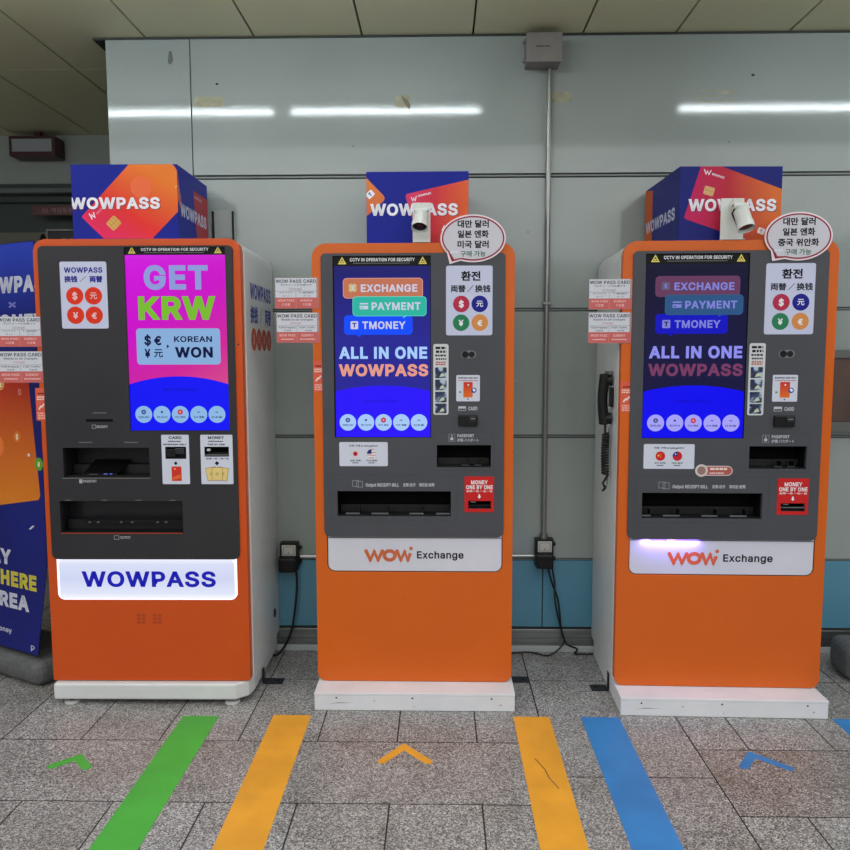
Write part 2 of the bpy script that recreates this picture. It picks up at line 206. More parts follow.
# ------------------------------------------------------------------ lettering: heavy grotesque outlines, other scripts from Blender's own font
GLYPHS = """A 480;16,0 201,509 276,509 463,0 395,0 264,372 232,478 245,478 191,302 85,0;110,142 110,199 370,199 370,142|B 456;60,0 60,509 241,509 274,507 304,501 329,491 350,477 367,461 381,442 390,421 396,398 398,374 397,353 387,320 368,295 343,278 315,267 315,262 331,260 347,254 378,234 391,220 402,203 411,184 416,161 418,136 416,111 410,88 400,67 386,48 368,31 344,18 317,8 284,2 247,0;125,57 245,57 281,60 309,67 330,80 344,96 353,115 355,137 354,153 350,169 333,197 320,209 306,218 289,225 248,231 125,231;125,285 238,285 273,290 302,304 314,314 323,326 335,355 336,372 333,393 326,412 313,429 294,442 270,449 240,452 125,452|C 510;267,-7 225,-3 186,7 150,25 119,49 92,79 70,115 53,157 44,203 40,254 44,305 53,352 70,393 92,429 119,459 150,484 186,501 225,512 267,516 317,511 362,496 383,485 419,456 435,438 459,397 473,348 408,348 404,365 389,395 369,418 344,437 315,449 284,455 267,456 237,453 209,445 184,432 161,414 141,391 125,364 113,332 106,295 103,254 106,213 113,177 125,145 141,117 161,94 184,76 210,63 237,56 267,53 300,56 330,65 369,90 389,114 404,144 408,160 473,160 467,135 459,112 435,71 420,53 383,24 363,13 317,-2 293,-6|D 502;219,0 96,0 96,57 215,57 254,60 288,68 318,81 343,99 363,122 379,149 390,181 397,216 399,255 397,294 390,329 379,361 364,388 344,410 320,428 291,441 258,449 221,452 93,452 93,509 225,509 273,505 315,495 353,478 385,455 412,426 433,391 449,351 458,306 462,255 458,205 449,159 433,119 411,83 384,54 351,31 312,14 268,3;125,509 125,0 60,0 60,509|E 419;60,0 60,509 372,509 372,452 125,452 125,286 355,286 355,229 125,229 125,57 375,57 375,0|F 410;60,0 60,509 369,509 369,452 125,452 125,278 346,278 346,221 125,221 125,0|G 520;269,-7 225,-3 185,7 149,25 118,49 91,79 69,116 53,157 43,203 40,254 43,305 53,352 69,393 91,429 117,459 149,484 184,501 223,512 265,516 316,510 340,504 384,483 421,453 436,436 460,395 468,373 474,349 408,349 387,393 368,417 344,436 300,453 265,456 236,453 209,445 183,432 160,414 141,392 125,364 113,332 106,295 103,254 106,213 113,177 125,145 141,117 161,95 184,76 210,63 238,56 269,53 296,55 322,61 345,71 365,85 382,102 396,123 407,147 413,173 415,202 434,199 283,199 283,256 478,256 478,200 475,160 466,124 451,91 431,62 406,38 377,19 344,5 308,-4|H 517;60,0 60,509 125,509 125,289 392,289 392,509 457,509 457,0 392,0 392,232 125,232 125,0|I 300;31,0 31,57 118,57 118,452 31,452 31,509 269,509 269,452 183,452 183,57 269,57 269,0|J 396;185,-7 143,-2 106,11 75,33 52,63 38,100 33,145 33,173 98,173 100,117 108,93 122,74 139,61 160,53 185,50 209,53 230,61 248,74 261,93 269,117 272,145 272,509 336,509 336,145 332,100 318,63 294,33 263,11 227,-2|K 467;104,145 104,216 199,331 364,509 448,509 231,276 228,276;60,0 60,509 125,509 125,0;372,0 188,259 228,309 449,0|L 393;60,0 60,509 125,509 125,57 361,57 361,0|M 628;60,0 60,509 152,509 322,49 307,49 352,187 476,509 568,509 568,0 504,0 507,457 513,457 456,291 342,0 286,0 112,457 119,457 122,291 122,0|N 523;60,0 60,509 136,509 371,137 414,55 405,54 399,195 399,509 463,509 463,0 387,0 168,346 108,452 119,454 125,291 125,0|O 533;267,-7 225,-3 186,7 150,25 119,49 92,79 70,115 53,157 44,203 40,254 44,305 53,352 70,393 92,429 119,459 150,484 186,501 225,512 267,516 309,512 348,501 384,484 415,459 442,429 464,393 480,352 490,305 493,254 490,203 480,157 464,115 442,79 415,49 384,25 348,7 309,-3;267,53 296,55 324,63 349,76 372,94 392,116 408,144 420,176 428,213 430,254 428,295 420,332 408,365 392,392 372,415 349,433 324,446 296,453 267,456 237,453 210,445 184,433 161,415 142,392 125,364 113,332 106,295 103,254 106,213 113,176 125,144 142,117 161,94 184,76 210,63 237,55|P 445;60,0 60,509 235,509 272,506 305,499 332,487 356,471 375,452 390,430 400,404 407,377 409,348 407,318 400,291 390,265 375,243 356,223 332,207 305,195 272,188 235,186 109,186 109,242 233,242 279,248 297,256 312,266 324,279 333,294 339,310 343,328 343,367 333,402 324,416 312,428 297,439 279,446 257,451 125,452 125,0|Q 533;245,159 313,159 468,-48 401,-48;267,-7 225,-3 186,7 150,25 119,49 92,79 70,115 53,157 44,203 40,254 44,305 53,352 70,393 92,429 119,459 150,484 186,501 225,512 267,516 309,512 348,501 384,484 415,459 442,429 464,393 480,352 490,305 493,254 490,203 480,157 464,115 442,79 415,49 384,25 348,7 309,-3;267,53 296,55 324,63 349,76 372,94 392,116 408,144 420,176 428,213 430,254 428,295 420,332 408,365 392,392 372,415 349,433 324,446 296,453 267,456 237,453 210,445 184,433 161,415 142,392 125,364 113,332 106,295 103,254 106,213 113,176 125,144 142,117 161,94 184,76 210,63 237,55|R 449;60,0 60,509 236,509 273,506 305,500 333,489 356,473 376,455 390,433 401,408 407,381 409,352 407,323 401,296 390,271 376,250 356,232 333,217 305,206 273,200 236,198 96,198 96,255 258,256 280,260 298,267 313,276 325,287 334,300 344,333 344,371 340,389 334,405 325,419 313,430 298,440 258,451 125,452 125,0;353,0 230,229 303,229 428,0|S 447;224,-9 188,-7 156,-1 128,9 102,23 81,40 64,60 51,83 42,109 38,137 104,137 108,118 114,102 123,88 150,66 185,53 224,49 246,50 267,54 286,60 303,69 317,79 329,92 338,106 344,122 346,139 340,168 322,189 296,205 245,222 184,239 145,253 112,269 86,289 67,313 56,341 52,372 54,400 62,425 75,448 92,468 113,484 138,498 165,508 195,514 227,516 259,514 289,508 316,498 340,484 360,468 377,449 390,427 398,403 401,378 337,378 332,402 320,421 302,437 280,449 254,456 225,459 185,454 167,448 152,440 139,430 121,405 115,376 117,359 122,345 142,324 169,308 212,293 312,264 344,248 359,238 384,213 395,198 407,161 408,139 406,112 399,87 386,64 370,43 349,25 323,11 294,0 261,-7|T 449;32,452 32,509 417,509 417,452 257,452 257,0 193,0 193,452|U 517;259,-8 220,-6 186,2 154,15 126,33 103,55 85,80 71,108 63,140 60,173 60,509 124,509 124,178 126,155 132,133 141,113 153,95 169,80 187,68 208,59 232,53 285,53 309,59 331,68 349,80 364,95 377,113 385,133 391,155 393,178 393,509 457,509 457,173 454,140 446,108 433,80 414,55 391,33 363,15 332,2 297,-6|V 480;204,0 16,509 84,509 207,164 248,31 235,31 290,206 395,509 463,509 278,0|W 686;155,0 16,509 82,509 172,162 197,40 189,40 224,196 306,509 380,509 494,58 497,40 488,40 510,145 603,509 670,509 530,0 455,0 351,391 336,475 350,475 318,323 230,0|X 474;18,0 217,284 217,236 29,509 104,509 230,318 243,292 232,292 288,386 374,509 446,509 259,239 259,287 456,0 382,0 237,218 230,231 244,231 182,129 91,0|Y 472;203,0 203,208 16,509 91,509 222,292 250,230 224,230 251,293 280,344 381,509 455,509 268,208 268,0|Z 438;42,0 42,46 306,431 341,476 348,454 40,452 40,509 397,509 397,462 110,49 97,33 90,54 214,57 399,57 399,0|a 389;160,-9 115,-3 94,5 76,15 60,29 48,45 38,63 32,84 30,108 36,146 43,161 53,174 64,184 92,200 125,211 257,231 271,240 276,255 275,272 267,297 260,307 240,322 227,327 196,331 163,327 137,316 118,301 104,283 100,274 41,291 51,313 64,331 79,346 95,358 114,368 153,380 208,384 255,375 271,369 300,350 312,336 322,320 330,301 335,278 337,251 337,0 277,0 277,52 272,52 252,25 242,16 215,1 199,-4;170,45 192,47 211,51 242,68 254,80 263,93 270,108 276,138 276,190 267,184 147,163 122,153 103,139 97,130 93,118 93,93 96,82 109,64 130,52 156,46|b 424;229,-8 208,-7 189,-3 172,4 147,21 123,50 118,59 112,59 112,0 53,0 53,509 114,509 114,319 118,319 137,346 171,373 188,379 207,383 229,384 259,382 287,374 313,361 335,342 354,320 370,293 381,261 388,227 390,189 388,151 381,116 370,84 355,57 336,34 313,16 288,3 260,-6;220,47 242,49 262,55 279,66 294,80 306,97 316,117 323,139 327,163 327,215 323,239 316,261 307,281 295,298 280,311 262,322 243,328 220,330 198,328 178,322 161,312 147,299 134,282 125,263 118,241 114,216 114,162 118,138 125,115 135,95 147,78 162,65 179,55 198,49|c 396;207,-8 174,-5 144,3 117,16 93,35 72,58 56,85 44,116 37,150 34,187 37,225 44,260 56,291 72,318 93,341 117,360 144,374 174,382 226,384 260,377 291,364 318,346 330,335 349,308 362,277 303,262 290,289 278,304 252,321 231,328 207,330 184,328 163,321 145,310 130,296 118,278 108,258 98,212 96,187 102,139 108,117 118,97 130,80 145,66 163,55 184,49 207,46 253,55 271,66 292,89 304,117 363,102 350,70 331,43 306,21 277,5 244,-5|d 424;195,-8 165,-6 137,3 111,16 89,34 70,57 55,84 43,116 36,151 34,189 36,227 43,261 55,293 70,320 89,342 112,361 137,374 165,382 196,384 218,383 237,379 253,373 278,355 306,319 311,319 311,509 372,509 372,0 313,0 313,59 307,59 287,31 266,12 236,-3 217,-7;205,47 226,49 246,55 263,65 278,78 290,95 299,115 306,138 312,189 306,241 300,263 290,282 278,299 263,312 246,322 227,328 205,330 182,328 162,322 145,311 130,298 118,281 108,261 98,215 96,189 102,139 109,117 118,97 130,80 145,66 162,55 182,49|e 404;212,-8 177,-5 145,3 117,16 92,35 72,58 56,85 44,116 37,150 34,187 36,224 44,258 55,290 71,317 91,340 115,359 142,373 172,382 205,384 246,380 285,366 303,355 319,341 334,324 347,305 357,282 365,256 370,227 371,169 75,169 75,221 338,221 310,202 304,248 298,269 277,301 263,314 246,323 227,328 205,330 183,328 164,323 146,313 131,301 109,270 97,231 96,178 102,127 110,106 121,88 135,73 151,61 169,53 190,48 212,46 241,49 265,58 294,82 306,105 365,91 358,72 348,55 335,39 320,26 283,4 261,-3 237,-7|f 254;228,379 228,327 6,327 6,379;81,0 82,452 87,470 96,486 107,499 120,510 135,519 169,529 212,529 243,521 227,468 202,474 178,472 164,468 154,460 147,449 143,435 142,0|g 425;207,-151 156,-146 134,-140 114,-132 97,-122 82,-110 59,-84 51,-69 101,-41 122,-66 142,-82 169,-93 207,-97 236,-95 261,-87 282,-75 298,-58 308,-34 311,-6 311,68 306,68 287,41 266,23 236,10 217,6 195,5 165,7 138,14 113,27 90,43 71,65 55,90 43,120 36,154 34,191 36,229 43,263 55,293 71,320 90,342 112,361 138,374 166,382 196,384 218,383 237,379 253,373 279,356 308,319 313,319 313,379 372,379 372,-9 370,-40 363,-67 350,-90 334,-109 314,-124 291,-136 265,-144 237,-149;205,59 227,61 246,66 264,75 278,87 290,103 300,121 307,142 311,166 311,219 307,242 300,264 291,283 279,299 264,312 247,322 227,328 205,330 182,328 163,322 145,312 130,298 118,282 102,241 96,193 102,144 109,123 118,104 131,88 145,76 163,66 183,61|h 410;114,0 53,0 53,509 114,509 114,287 102,287 116,319 132,344 152,362 175,374 200,382 227,384 252,383 275,377 295,369 313,356 328,340 341,321 350,298 355,271 357,240 357,0 296,0 296,235 293,263 286,286 273,304 256,318 235,326 210,329 192,328 176,324 147,308 136,297 126,283 119,266 115,248|i 167;53,0 53,379 114,379 114,0;73,444 63,448 47,463 43,472 41,483 47,504 54,512 73,522 84,524 105,518 114,512 121,504 125,494 125,472 121,463 105,448 95,444|j 167;53,379 114,379 114,-30 108,-72 102,-90 92,-106 80,-119 65,-129 47,-137 4,-143 -10,-143 -10,-87 18,-85 31,-80 40,-72 47,-61 53,-29;72,444 62,448 53,455 42,472 42,494 53,512 72,522 83,524 95,522 114,512 125,494 125,472 114,455 105,448 95,444|k 381;110,137 110,212 121,212 284,379 360,379 184,199 177,199;53,0 53,509 114,509 114,0;294,0 148,186 191,229 372,0|l 189;112,0 91,8 74,20 62,37 55,59 53,84 53,509 114,509 114,83 120,62 126,57 135,53 170,54 181,3 147,-2|m 610;53,0 53,379 112,379 112,295 108,295 114,314 122,331 132,346 144,358 172,376 187,382 219,386 245,383 268,375 287,361 303,342 314,320 321,295 312,295 326,329 350,356 364,366 381,375 398,381 417,385 458,385 478,380 497,372 514,361 529,346 541,328 550,307 555,283 557,255 557,0 496,0 496,254 493,279 485,298 473,313 456,323 438,329 402,329 387,326 374,320 353,302 345,290 336,263 335,0 274,0 274,260 272,280 265,297 253,311 238,322 220,328 199,330 171,326 145,312 135,302 126,289 119,274 115,257 114,0|n 410;114,0 53,0 53,379 112,379 112,287 102,287 116,319 132,344 152,362 175,374 200,382 227,384 252,383 275,377 295,369 313,356 328,340 341,321 350,298 355,271 357,240 357,0 296,0 296,235 293,263 286,286 273,304 256,318 235,326 210,329 192,328 176,324 147,308 136,297 126,283 119,266 115,248|o 415;207,-8 174,-5 144,3 117,16 93,35 72,58 56,85 44,116 37,150 34,187 37,225 44,260 56,291 72,318 93,341 117,360 144,374 174,382 207,384 241,382 271,374 299,360 323,341 343,318 359,291 371,260 379,225 381,187 379,150 371,116 359,85 343,58 323,35 299,16 271,3 241,-5;207,46 231,49 252,55 270,66 285,80 298,97 307,117 314,139 318,163 318,212 314,236 307,258 298,278 285,296 270,310 252,321 231,328 207,330 184,328 163,321 145,310 130,296 118,278 108,258 98,212 96,187 102,139 108,117 118,97 130,80 145,66 163,55 184,49|p 424;53,-143 53,379 112,379 112,319 118,319 137,346 171,373 188,379 207,383 229,384 259,382 287,374 313,361 335,342 354,320 370,293 381,261 388,227 390,189 388,151 381,116 370,84 355,57 336,34 313,16 288,3 260,-6 229,-8 208,-7 189,-3 159,12 147,21 118,59 114,59 114,-143;220,47 242,49 262,55 279,66 294,80 306,97 316,117 323,139 327,163 327,215 323,239 316,261 307,281 295,298 280,311 262,322 243,328 220,330 198,328 178,322 161,312 147,299 134,282 125,263 118,241 114,216 114,162 118,138 125,115 135,95 147,78 162,65 179,55 198,49|q 424;372,-143 311,-143 311,59 306,59 287,31 266,12 236,-3 217,-7 195,-8 165,-6 137,3 111,16 89,34 70,57 55,84 43,116 36,151 34,189 36,227 43,261 55,293 70,320 89,342 112,361 137,374 165,382 196,384 218,383 237,379 253,373 278,355 307,319 313,319 313,379 372,379;205,47 226,49 246,55 263,65 278,78 290,95 299,115 306,138 312,189 306,241 300,263 290,282 278,299 263,312 246,322 227,328 205,330 182,328 162,322 145,311 130,298 118,281 108,261 98,215 96,189 102,139 109,117 118,97 130,80 145,66 162,55 182,49|r 259;53,0 53,379 112,379 112,321 115,321 124,339 137,354 152,367 171,377 191,383 243,384 243,322 207,326 174,321 159,315 135,296 126,284 119,269 115,254 114,0|s 365;157,-7 133,-3 112,3 93,12 76,24 62,38 50,54 41,73 36,94 94,107 101,87 111,72 124,60 141,52 160,47 181,45 206,47 227,53 244,62 258,74 265,88 268,103 262,126 254,136 243,144 212,155 149,170 118,180 92,192 72,208 58,227 50,249 47,274 49,295 55,314 65,332 79,347 95,360 115,370 137,378 161,383 212,383 234,379 254,372 271,363 286,352 299,339 318,308 324,290 268,277 254,304 243,316 228,325 210,331 187,333 166,331 147,326 131,317 119,305 111,292 109,277 110,264 115,253 124,243 136,235 172,223 261,200 287,187 306,171 320,153 328,131 331,107 329,85 323,65 312,47 298,31 281,18 260,6 236,-2 210,-7|t 227;204,379 204,327 6,327 6,379;65,471 126,471 127,83 130,70 136,61 144,55 156,51 202,54 213,2 192,-3 168,-4 138,-1 113,7 92,21 77,41 68,64 65,93|u 410;182,-5 158,-3 135,2 115,11 97,23 82,39 69,59 60,82 54,109 53,379 114,379 114,144 116,117 124,94 137,75 154,61 175,53 200,50 218,51 234,55 263,71 274,83 283,97 290,113 295,132 296,379 357,379 357,0 298,0 298,92 307,92 294,60 277,35 257,17 234,5 209,-3|v 389;163,0 17,379 84,379 187,87 206,21 184,21 224,155 305,379 371,379 226,0|w 567;138,0 23,379 87,379 161,107 175,41 165,41 206,214 252,379 316,379 382,136 402,41 391,41 434,214 480,379 545,379 429,0 368,0 281,318 277,338 291,338 248,172 199,0|x 379;21,0 171,218 171,171 29,379 100,379 170,270 207,206 175,206 233,306 282,379 352,379 209,169 209,214 358,0 287,0 173,182 205,182 160,103 91,0|y 389;47,-139 61,-86 94,-90 113,-86 130,-74 138,-64 151,-36 163,-1 17,379 84,379 187,87 206,21 184,21 224,155 305,379 371,379 196,-77 177,-107 153,-128 139,-136 125,-141 82,-145|z 380;42,0 42,46 254,320 254,323 48,323 48,379 333,379 333,331 126,60 126,56 339,56 339,0|0 453;227,-7 191,-3 158,7 130,24 105,48 85,77 69,113 57,155 50,202 48,254 50,306 57,353 69,395 85,431 106,461 130,484 159,502 191,512 227,516 262,512 295,502 323,484 348,461 368,431 384,395 396,353 403,306 405,254 403,202 396,155 384,113 368,77 348,48 323,24 295,7 263,-3;227,50 250,52 271,60 290,74 306,92 320,116 330,144 338,176 344,254 338,332 330,365 320,393 306,416 290,435 271,449 250,457 227,460 203,457 182,449 163,435 147,416 134,393 123,365 115,332 109,254 115,176 123,144 134,116 147,92 163,74 182,60 203,52|1 453;76,0 76,55 391,55 391,0;276,509 276,0 212,0 212,448 209,448 86,358 86,427 198,509|2 453;64,0 64,47 282,282 303,312 316,341 320,371 319,389 315,405 308,419 287,441 258,455 224,460 188,454 172,447 159,438 148,427 132,398 128,381 127,362 66,362 68,391 75,418 86,442 102,464 121,482 143,496 168,507 196,513 225,516 254,513 281,507 306,497 328,482 346,465 361,445 372,423 379,398 381,372 377,336 363,299 336,259 294,209 153,60 153,57 389,57 389,0|3 453;218,-7 188,-5 159,1 133,10 108,22 88,38 70,57 57,79 48,104 44,132 109,132 112,115 118,100 126,87 150,66 165,59 200,51 239,51 258,55 291,69 304,80 315,93 323,108 328,125 328,163 316,196 306,211 292,223 275,234 254,241 229,246 201,248 157,248 157,299 288,448 288,452 70,452 70,509 372,509 372,461 211,278 211,289 247,290 279,286 308,276 333,262 354,244 371,222 383,198 391,173 393,145 390,116 383,90 370,66 354,45 333,27 309,12 281,2 251,-5|4 453;40,105 40,158 247,509 311,509 109,166 109,163 413,163 413,105;282,0 282,318 343,318 343,0|5 453;221,-7 192,-5 165,1 140,11 118,25 99,41 83,60 71,82 63,105 60,130 122,130 125,115 130,102 138,89 160,68 173,60 188,54 221,50 241,51 259,56 276,64 291,75 304,89 314,104 322,122 328,162 326,183 321,203 314,221 303,237 290,251 275,262 257,270 238,275 218,277 184,273 152,262 139,255 128,246 67,253 96,509 366,509 366,452 151,452 134,301 148,311 178,325 194,330 229,334 274,328 294,321 313,311 330,299 345,285 370,251 386,210 390,187 391,163 388,132 381,102 369,76 352,52 332,32 309,15 282,3 253,-4|6 453;226,-7 196,-4 168,3 142,15 119,31 100,51 84,74 73,101 66,130 64,162 65,187 80,239 93,268 112,302 252,509 322,509 151,261 145,261 165,288 184,302 208,311 235,314 265,312 291,305 316,295 337,280 355,262 370,240 380,215 387,187 389,157 387,127 379,98 368,73 352,50 333,30 310,14 284,3 257,-4;226,48 245,50 263,55 279,63 293,73 314,101 322,119 326,137 326,178 322,196 314,213 293,241 279,251 263,259 245,264 207,264 174,252 148,229 138,214 126,179 126,138 131,119 138,102 148,86 160,73 174,63 190,55 207,50|7 453;97,0 323,448 323,452 62,452 62,509 391,509 391,449 165,0|8 453;226,-7 193,-5 163,1 136,11 111,25 91,42 74,62 62,84 54,109 52,135 53,156 65,195 87,228 101,241 117,252 134,260 153,265 129,276 109,289 93,308 80,330 73,354 70,380 73,405 79,429 90,450 106,469 124,485 146,498 170,508 197,514 226,516 255,514 282,508 306,498 328,485 346,469 361,450 373,429 379,405 382,380 379,354 372,330 359,308 343,289 323,276 300,267 335,252 351,241 365,228 387,195 395,176 401,135 398,109 391,84 378,62 362,42 341,25 317,11 289,1 259,-5;248,50 285,60 313,79 323,91 331,106 335,121 337,139 335,157 330,173 322,189 312,202 283,223 265,230 247,234 206,234 187,230 169,223 140,202 130,189 122,173 117,157 115,139 117,121 121,106 129,91 139,79 167,60 185,54 205,50;244,291 260,294 287,308 298,318 307,330 314,344 318,359 318,392 314,407 308,420 299,432 288,442 260,455 244,459 208,459 177,449 164,442 153,432 138,407 134,392 134,359 138,344 145,330 154,318 165,308 178,300 193,294 209,291|9 453;226,516 256,513 285,506 310,494 333,478 352,458 368,434 380,408 387,378 389,347 387,322 382,296 373,270 359,240 315,168 200,0 130,0 301,248 307,248 295,229 268,207 245,198 232,195 188,197 161,203 137,214 116,229 98,247 83,269 72,294 66,321 64,352 66,382 73,411 85,436 101,459 120,479 143,494 168,506 196,513;207,459 190,454 174,446 148,423 138,407 131,390 125,352 127,331 131,313 138,295 148,280 174,257 207,245 226,243 263,249 279,257 293,267 305,280 322,312 326,330 326,371 322,390 305,422 293,435 279,446 263,454 245,459|$ 447;202,-74 202,583 244,583 244,-74;224,-9 188,-7 156,-1 128,9 102,23 81,40 64,60 51,83 42,109 38,137 104,137 108,118 114,102 123,88 150,66 185,53 224,49 246,50 267,54 286,60 303,69 317,79 329,92 338,106 344,122 346,139 340,168 322,189 296,205 245,222 184,239 145,253 112,269 86,289 67,313 56,341 52,372 54,400 62,425 75,448 92,468 113,484 138,498 165,508 195,514 227,516 259,514 289,508 316,498 340,484 360,468 377,449 390,427 398,403 401,378 337,378 332,402 320,421 302,437 280,449 254,456 225,459 185,454 167,448 152,440 139,430 121,405 115,376 117,359 122,345 142,324 169,308 212,293 312,264 344,248 359,238 384,213 395,198 407,161 408,139 406,112 399,87 386,64 370,43 349,25 323,11 294,0 261,-7|€ 464;364,329 341,279 16,279 34,329;321,229 298,179 16,179 34,229;423,463 398,409 354,440 329,450 288,456 261,453 236,446 213,433 193,415 175,392 161,365 150,333 143,296 141,254 143,213 150,176 161,144 175,116 193,94 213,76 236,63 261,55 288,53 316,55 354,68 396,96 422,43 383,15 361,6 337,-1 288,-7 249,-3 212,7 179,25 150,49 125,79 105,115 90,156 81,203 78,254 81,305 90,352 105,393 125,430 150,460 179,484 212,501 249,512 288,516 337,510 361,502 383,492 404,479|¥ 382;80,509 208,227 159,205 9,509;173,227 302,509 374,509 223,205;223,267 223,0 159,0 159,267;334,254 334,208 48,208 48,254;334,156 334,109 48,109 48,156|. 188;83,-3 73,1 55,18 51,29 51,53 55,64 73,81 83,85 95,87 118,81 128,73 135,64 140,53 140,29 135,18 128,9 118,1 107,-3|, 188;38,-119 68,71 137,71 84,-119|· 196;98,196 75,202 58,219 52,242 58,265 75,282 86,286 110,286 121,282 138,265 144,242 138,219 121,202|/ 249;235,533 71,-76 14,-76 178,533|- 453;337,244 337,188 114,188 114,244|× 453;348,38 67,320 106,360 387,78;106,38 67,78 348,360 387,320|% 676;155,284 137,289 121,297 95,320 86,335 80,351 76,369 76,431 80,448 96,479 107,492 121,503 137,511 175,517 196,515 214,511 230,503 244,492 255,479 264,464 274,431 276,388 270,351 264,335 255,320 244,308 230,297 214,289 196,284;175,327 191,329 203,335 212,346 218,358 222,372 222,428 219,441 213,454 204,464 191,470 175,473 160,470 148,464 138,454 128,428 128,372 132,358 138,346 147,335 160,329;501,-10 481,-8 462,-3 446,5 432,15 421,28 412,43 406,59 400,95 402,138 406,156 412,172 421,187 433,200 447,210 463,218 481,223 501,225 522,223 540,218 556,210 570,200 581,187 590,172 596,156 600,138 600,77 596,59 580,28 569,15 540,-3 521,-8;501,35 517,37 529,43 538,53 548,80 548,135 538,162 529,172 517,178 501,180 486,178 473,172 464,162 454,135 454,80 464,53 473,43 485,37;132,0 482,509 540,509 191,0|: 188;83,-3 73,1 55,18 51,29 51,53 55,64 73,81 83,85 95,87 118,81 128,73 135,64 140,53 140,29 135,18 128,9 118,1 107,-3;83,272 63,284 55,294 51,304 51,328 55,339 63,349 73,356 83,360 95,362 118,356 128,349 140,328 140,304 128,284 107,272|& 448;197,-7 165,-5 136,1 110,12 88,26 69,42 54,62 43,84 36,108 34,133 40,173 47,189 70,220 101,249 237,352 255,375 261,394 262,405 260,420 255,434 245,445 233,454 219,459 201,461 178,457 159,447 151,440 141,421 137,399 141,375 145,363 179,314 438,0 364,0 108,310 96,327 87,344 77,379 75,398 77,420 82,440 91,458 102,474 117,488 134,499 154,507 176,512 224,512 246,507 266,499 283,488 297,475 317,442 322,424 324,404 320,375 309,349 301,336 269,303 135,202 110,174 103,161 98,146 98,115 102,101 109,87 118,76 143,57 158,51 193,46 232,52 251,59 286,81 301,95 315,112 327,131 336,151 348,198 349,224 408,224 403,167 397,144 380,107 371,92 333,47 315,30 294,17 271,7 246,-1|> 453;387,178 65,15 65,81 310,198 308,194 308,204 310,200 65,316 65,383 387,220|# 440;242,0 326,509 377,509 294,0;10,140 19,192 400,192 391,140;64,0 147,509 198,509 115,0;40,316 49,368 429,368 421,316|" 321;78,318 70,509 136,509 128,318;193,318 185,509 250,509 243,318|( 273;89,207 90,244 94,283 109,364 119,403 145,477 160,510 177,539 236,539 204,466 179,390 161,313 152,241 152,176 160,115 167,83 188,16 236,-96 177,-96 150,-46 128,4 111,55 99,106 92,156|) 273;37,-96 72,-18 97,52 113,116 121,177 121,241 112,313 94,390 69,466 37,539 97,539 113,510 142,441 164,364 173,323 183,244 184,207 182,156 174,104 161,53 144,3 123,-47 97,-96"""
G = {}
for e in GLYPHS.split('|'):
    h, rest = e[0], e[2:].split(';')
    G[h] = (int(rest[0])/1000, [[tuple(int(q)/1000 for q in p.split(',')) for p in L.split(' ')] for L in rest[1:]])
G['I'] = (.185, [[(.06, 0), (.06, .509), (.125, .509), (.125, 0)]])
CAP = .509
_S = {}
def ribbon(L, h, closed=True):
    n = len(L); out = []; ms = []
    for i in range(n):
        p = Vector(L[i]); a = Vector(L[i-1]) if (closed or i) else None; b = Vector(L[(i+1) % n]) if (closed or i < n-1) else None
        d1 = (p-a).normalized() if a is not None and (p-a).length > 1e-9 else None
        d2 = (b-p).normalized() if b is not None and (b-p).length > 1e-9 else None
        if d1 is None: d1 = d2
        if d2 is None: d2 = d1
        n1 = Vector((-d1.y, d1.x)); n2 = Vector((-d2.y, d2.x)); m = n1+n2
        if m.length < .2: m = n1
        m.normalize(); k = 1/max(.55, m.dot(n1)); ms.append(m*h*k)
    for i in range(n if closed else n-1):
        j = (i+1) % n; p, q = Vector(L[i]), Vector(L[j])
        A = [p-ms[i], q-ms[j], q+ms[j], p+ms[i]]
        out.append([(v.x, v.y) for v in A])
    return out
def tess(loops):
    vs = [[Vector((x, y, 0)) for x, y in L] for L in loops]; flat = [p for L in vs for p in L]; out = []
    for t in tessellate_polygon(vs):
        p = [flat[i] for i in t]; c = (p[1]-p[0]).cross(p[2]-p[0]).z
        if abs(c) < 1e-10: continue
        if c < 0: p = p[::-1]
        out.append([(q.x, q.y) for q in p])
    return out
def ccw(p):
    return p if sum(p[i-1][0]*p[i][1]-p[i][0]*p[i-1][1] for i in range(len(p))) > 0 else p[::-1]
def font_loops(s):
    c = bpy.data.curves.new('t', 'FONT'); c.body = s; c.resolution_u = 2; c.fill_mode = 'NONE'
    o = bpy.data.objects.new('t', c); COL.objects.link(o); dg = bpy.context.evaluated_depsgraph_get()
    m = bpy.data.meshes.new_from_object(o.evaluated_get(dg)); adj = {}
    for e in m.edges:
        a, b = e.vertices; adj.setdefault(a, []).append(b); adj.setdefault(b, []).append(a)
    seen = set(); loops = []
    for v in adj:
        if v in seen: continue
        L = [v]; seen.add(v); cur = v
        while True:
            nx = [x for x in adj[cur] if x not in seen]
            if not nx: break
            cur = nx[0]; seen.add(cur); L.append(cur)
        if len(L) > 2: loops.append([(m.vertices[i].co.x, m.vertices[i].co.y) for i in L])
    bpy.data.objects.remove(o); bpy.data.curves.remove(c); bpy.data.meshes.remove(m)
    return loops
def inside(p, L):
    c = False
    for i in range(len(L)):
        (x1, y1), (x2, y2) = L[i-1], L[i]
        if (y1 > p[1]) != (y2 > p[1]) and p[0] < (x2-x1)*(p[1]-y1)/(y2-y1)+x1: c = not c
    return c
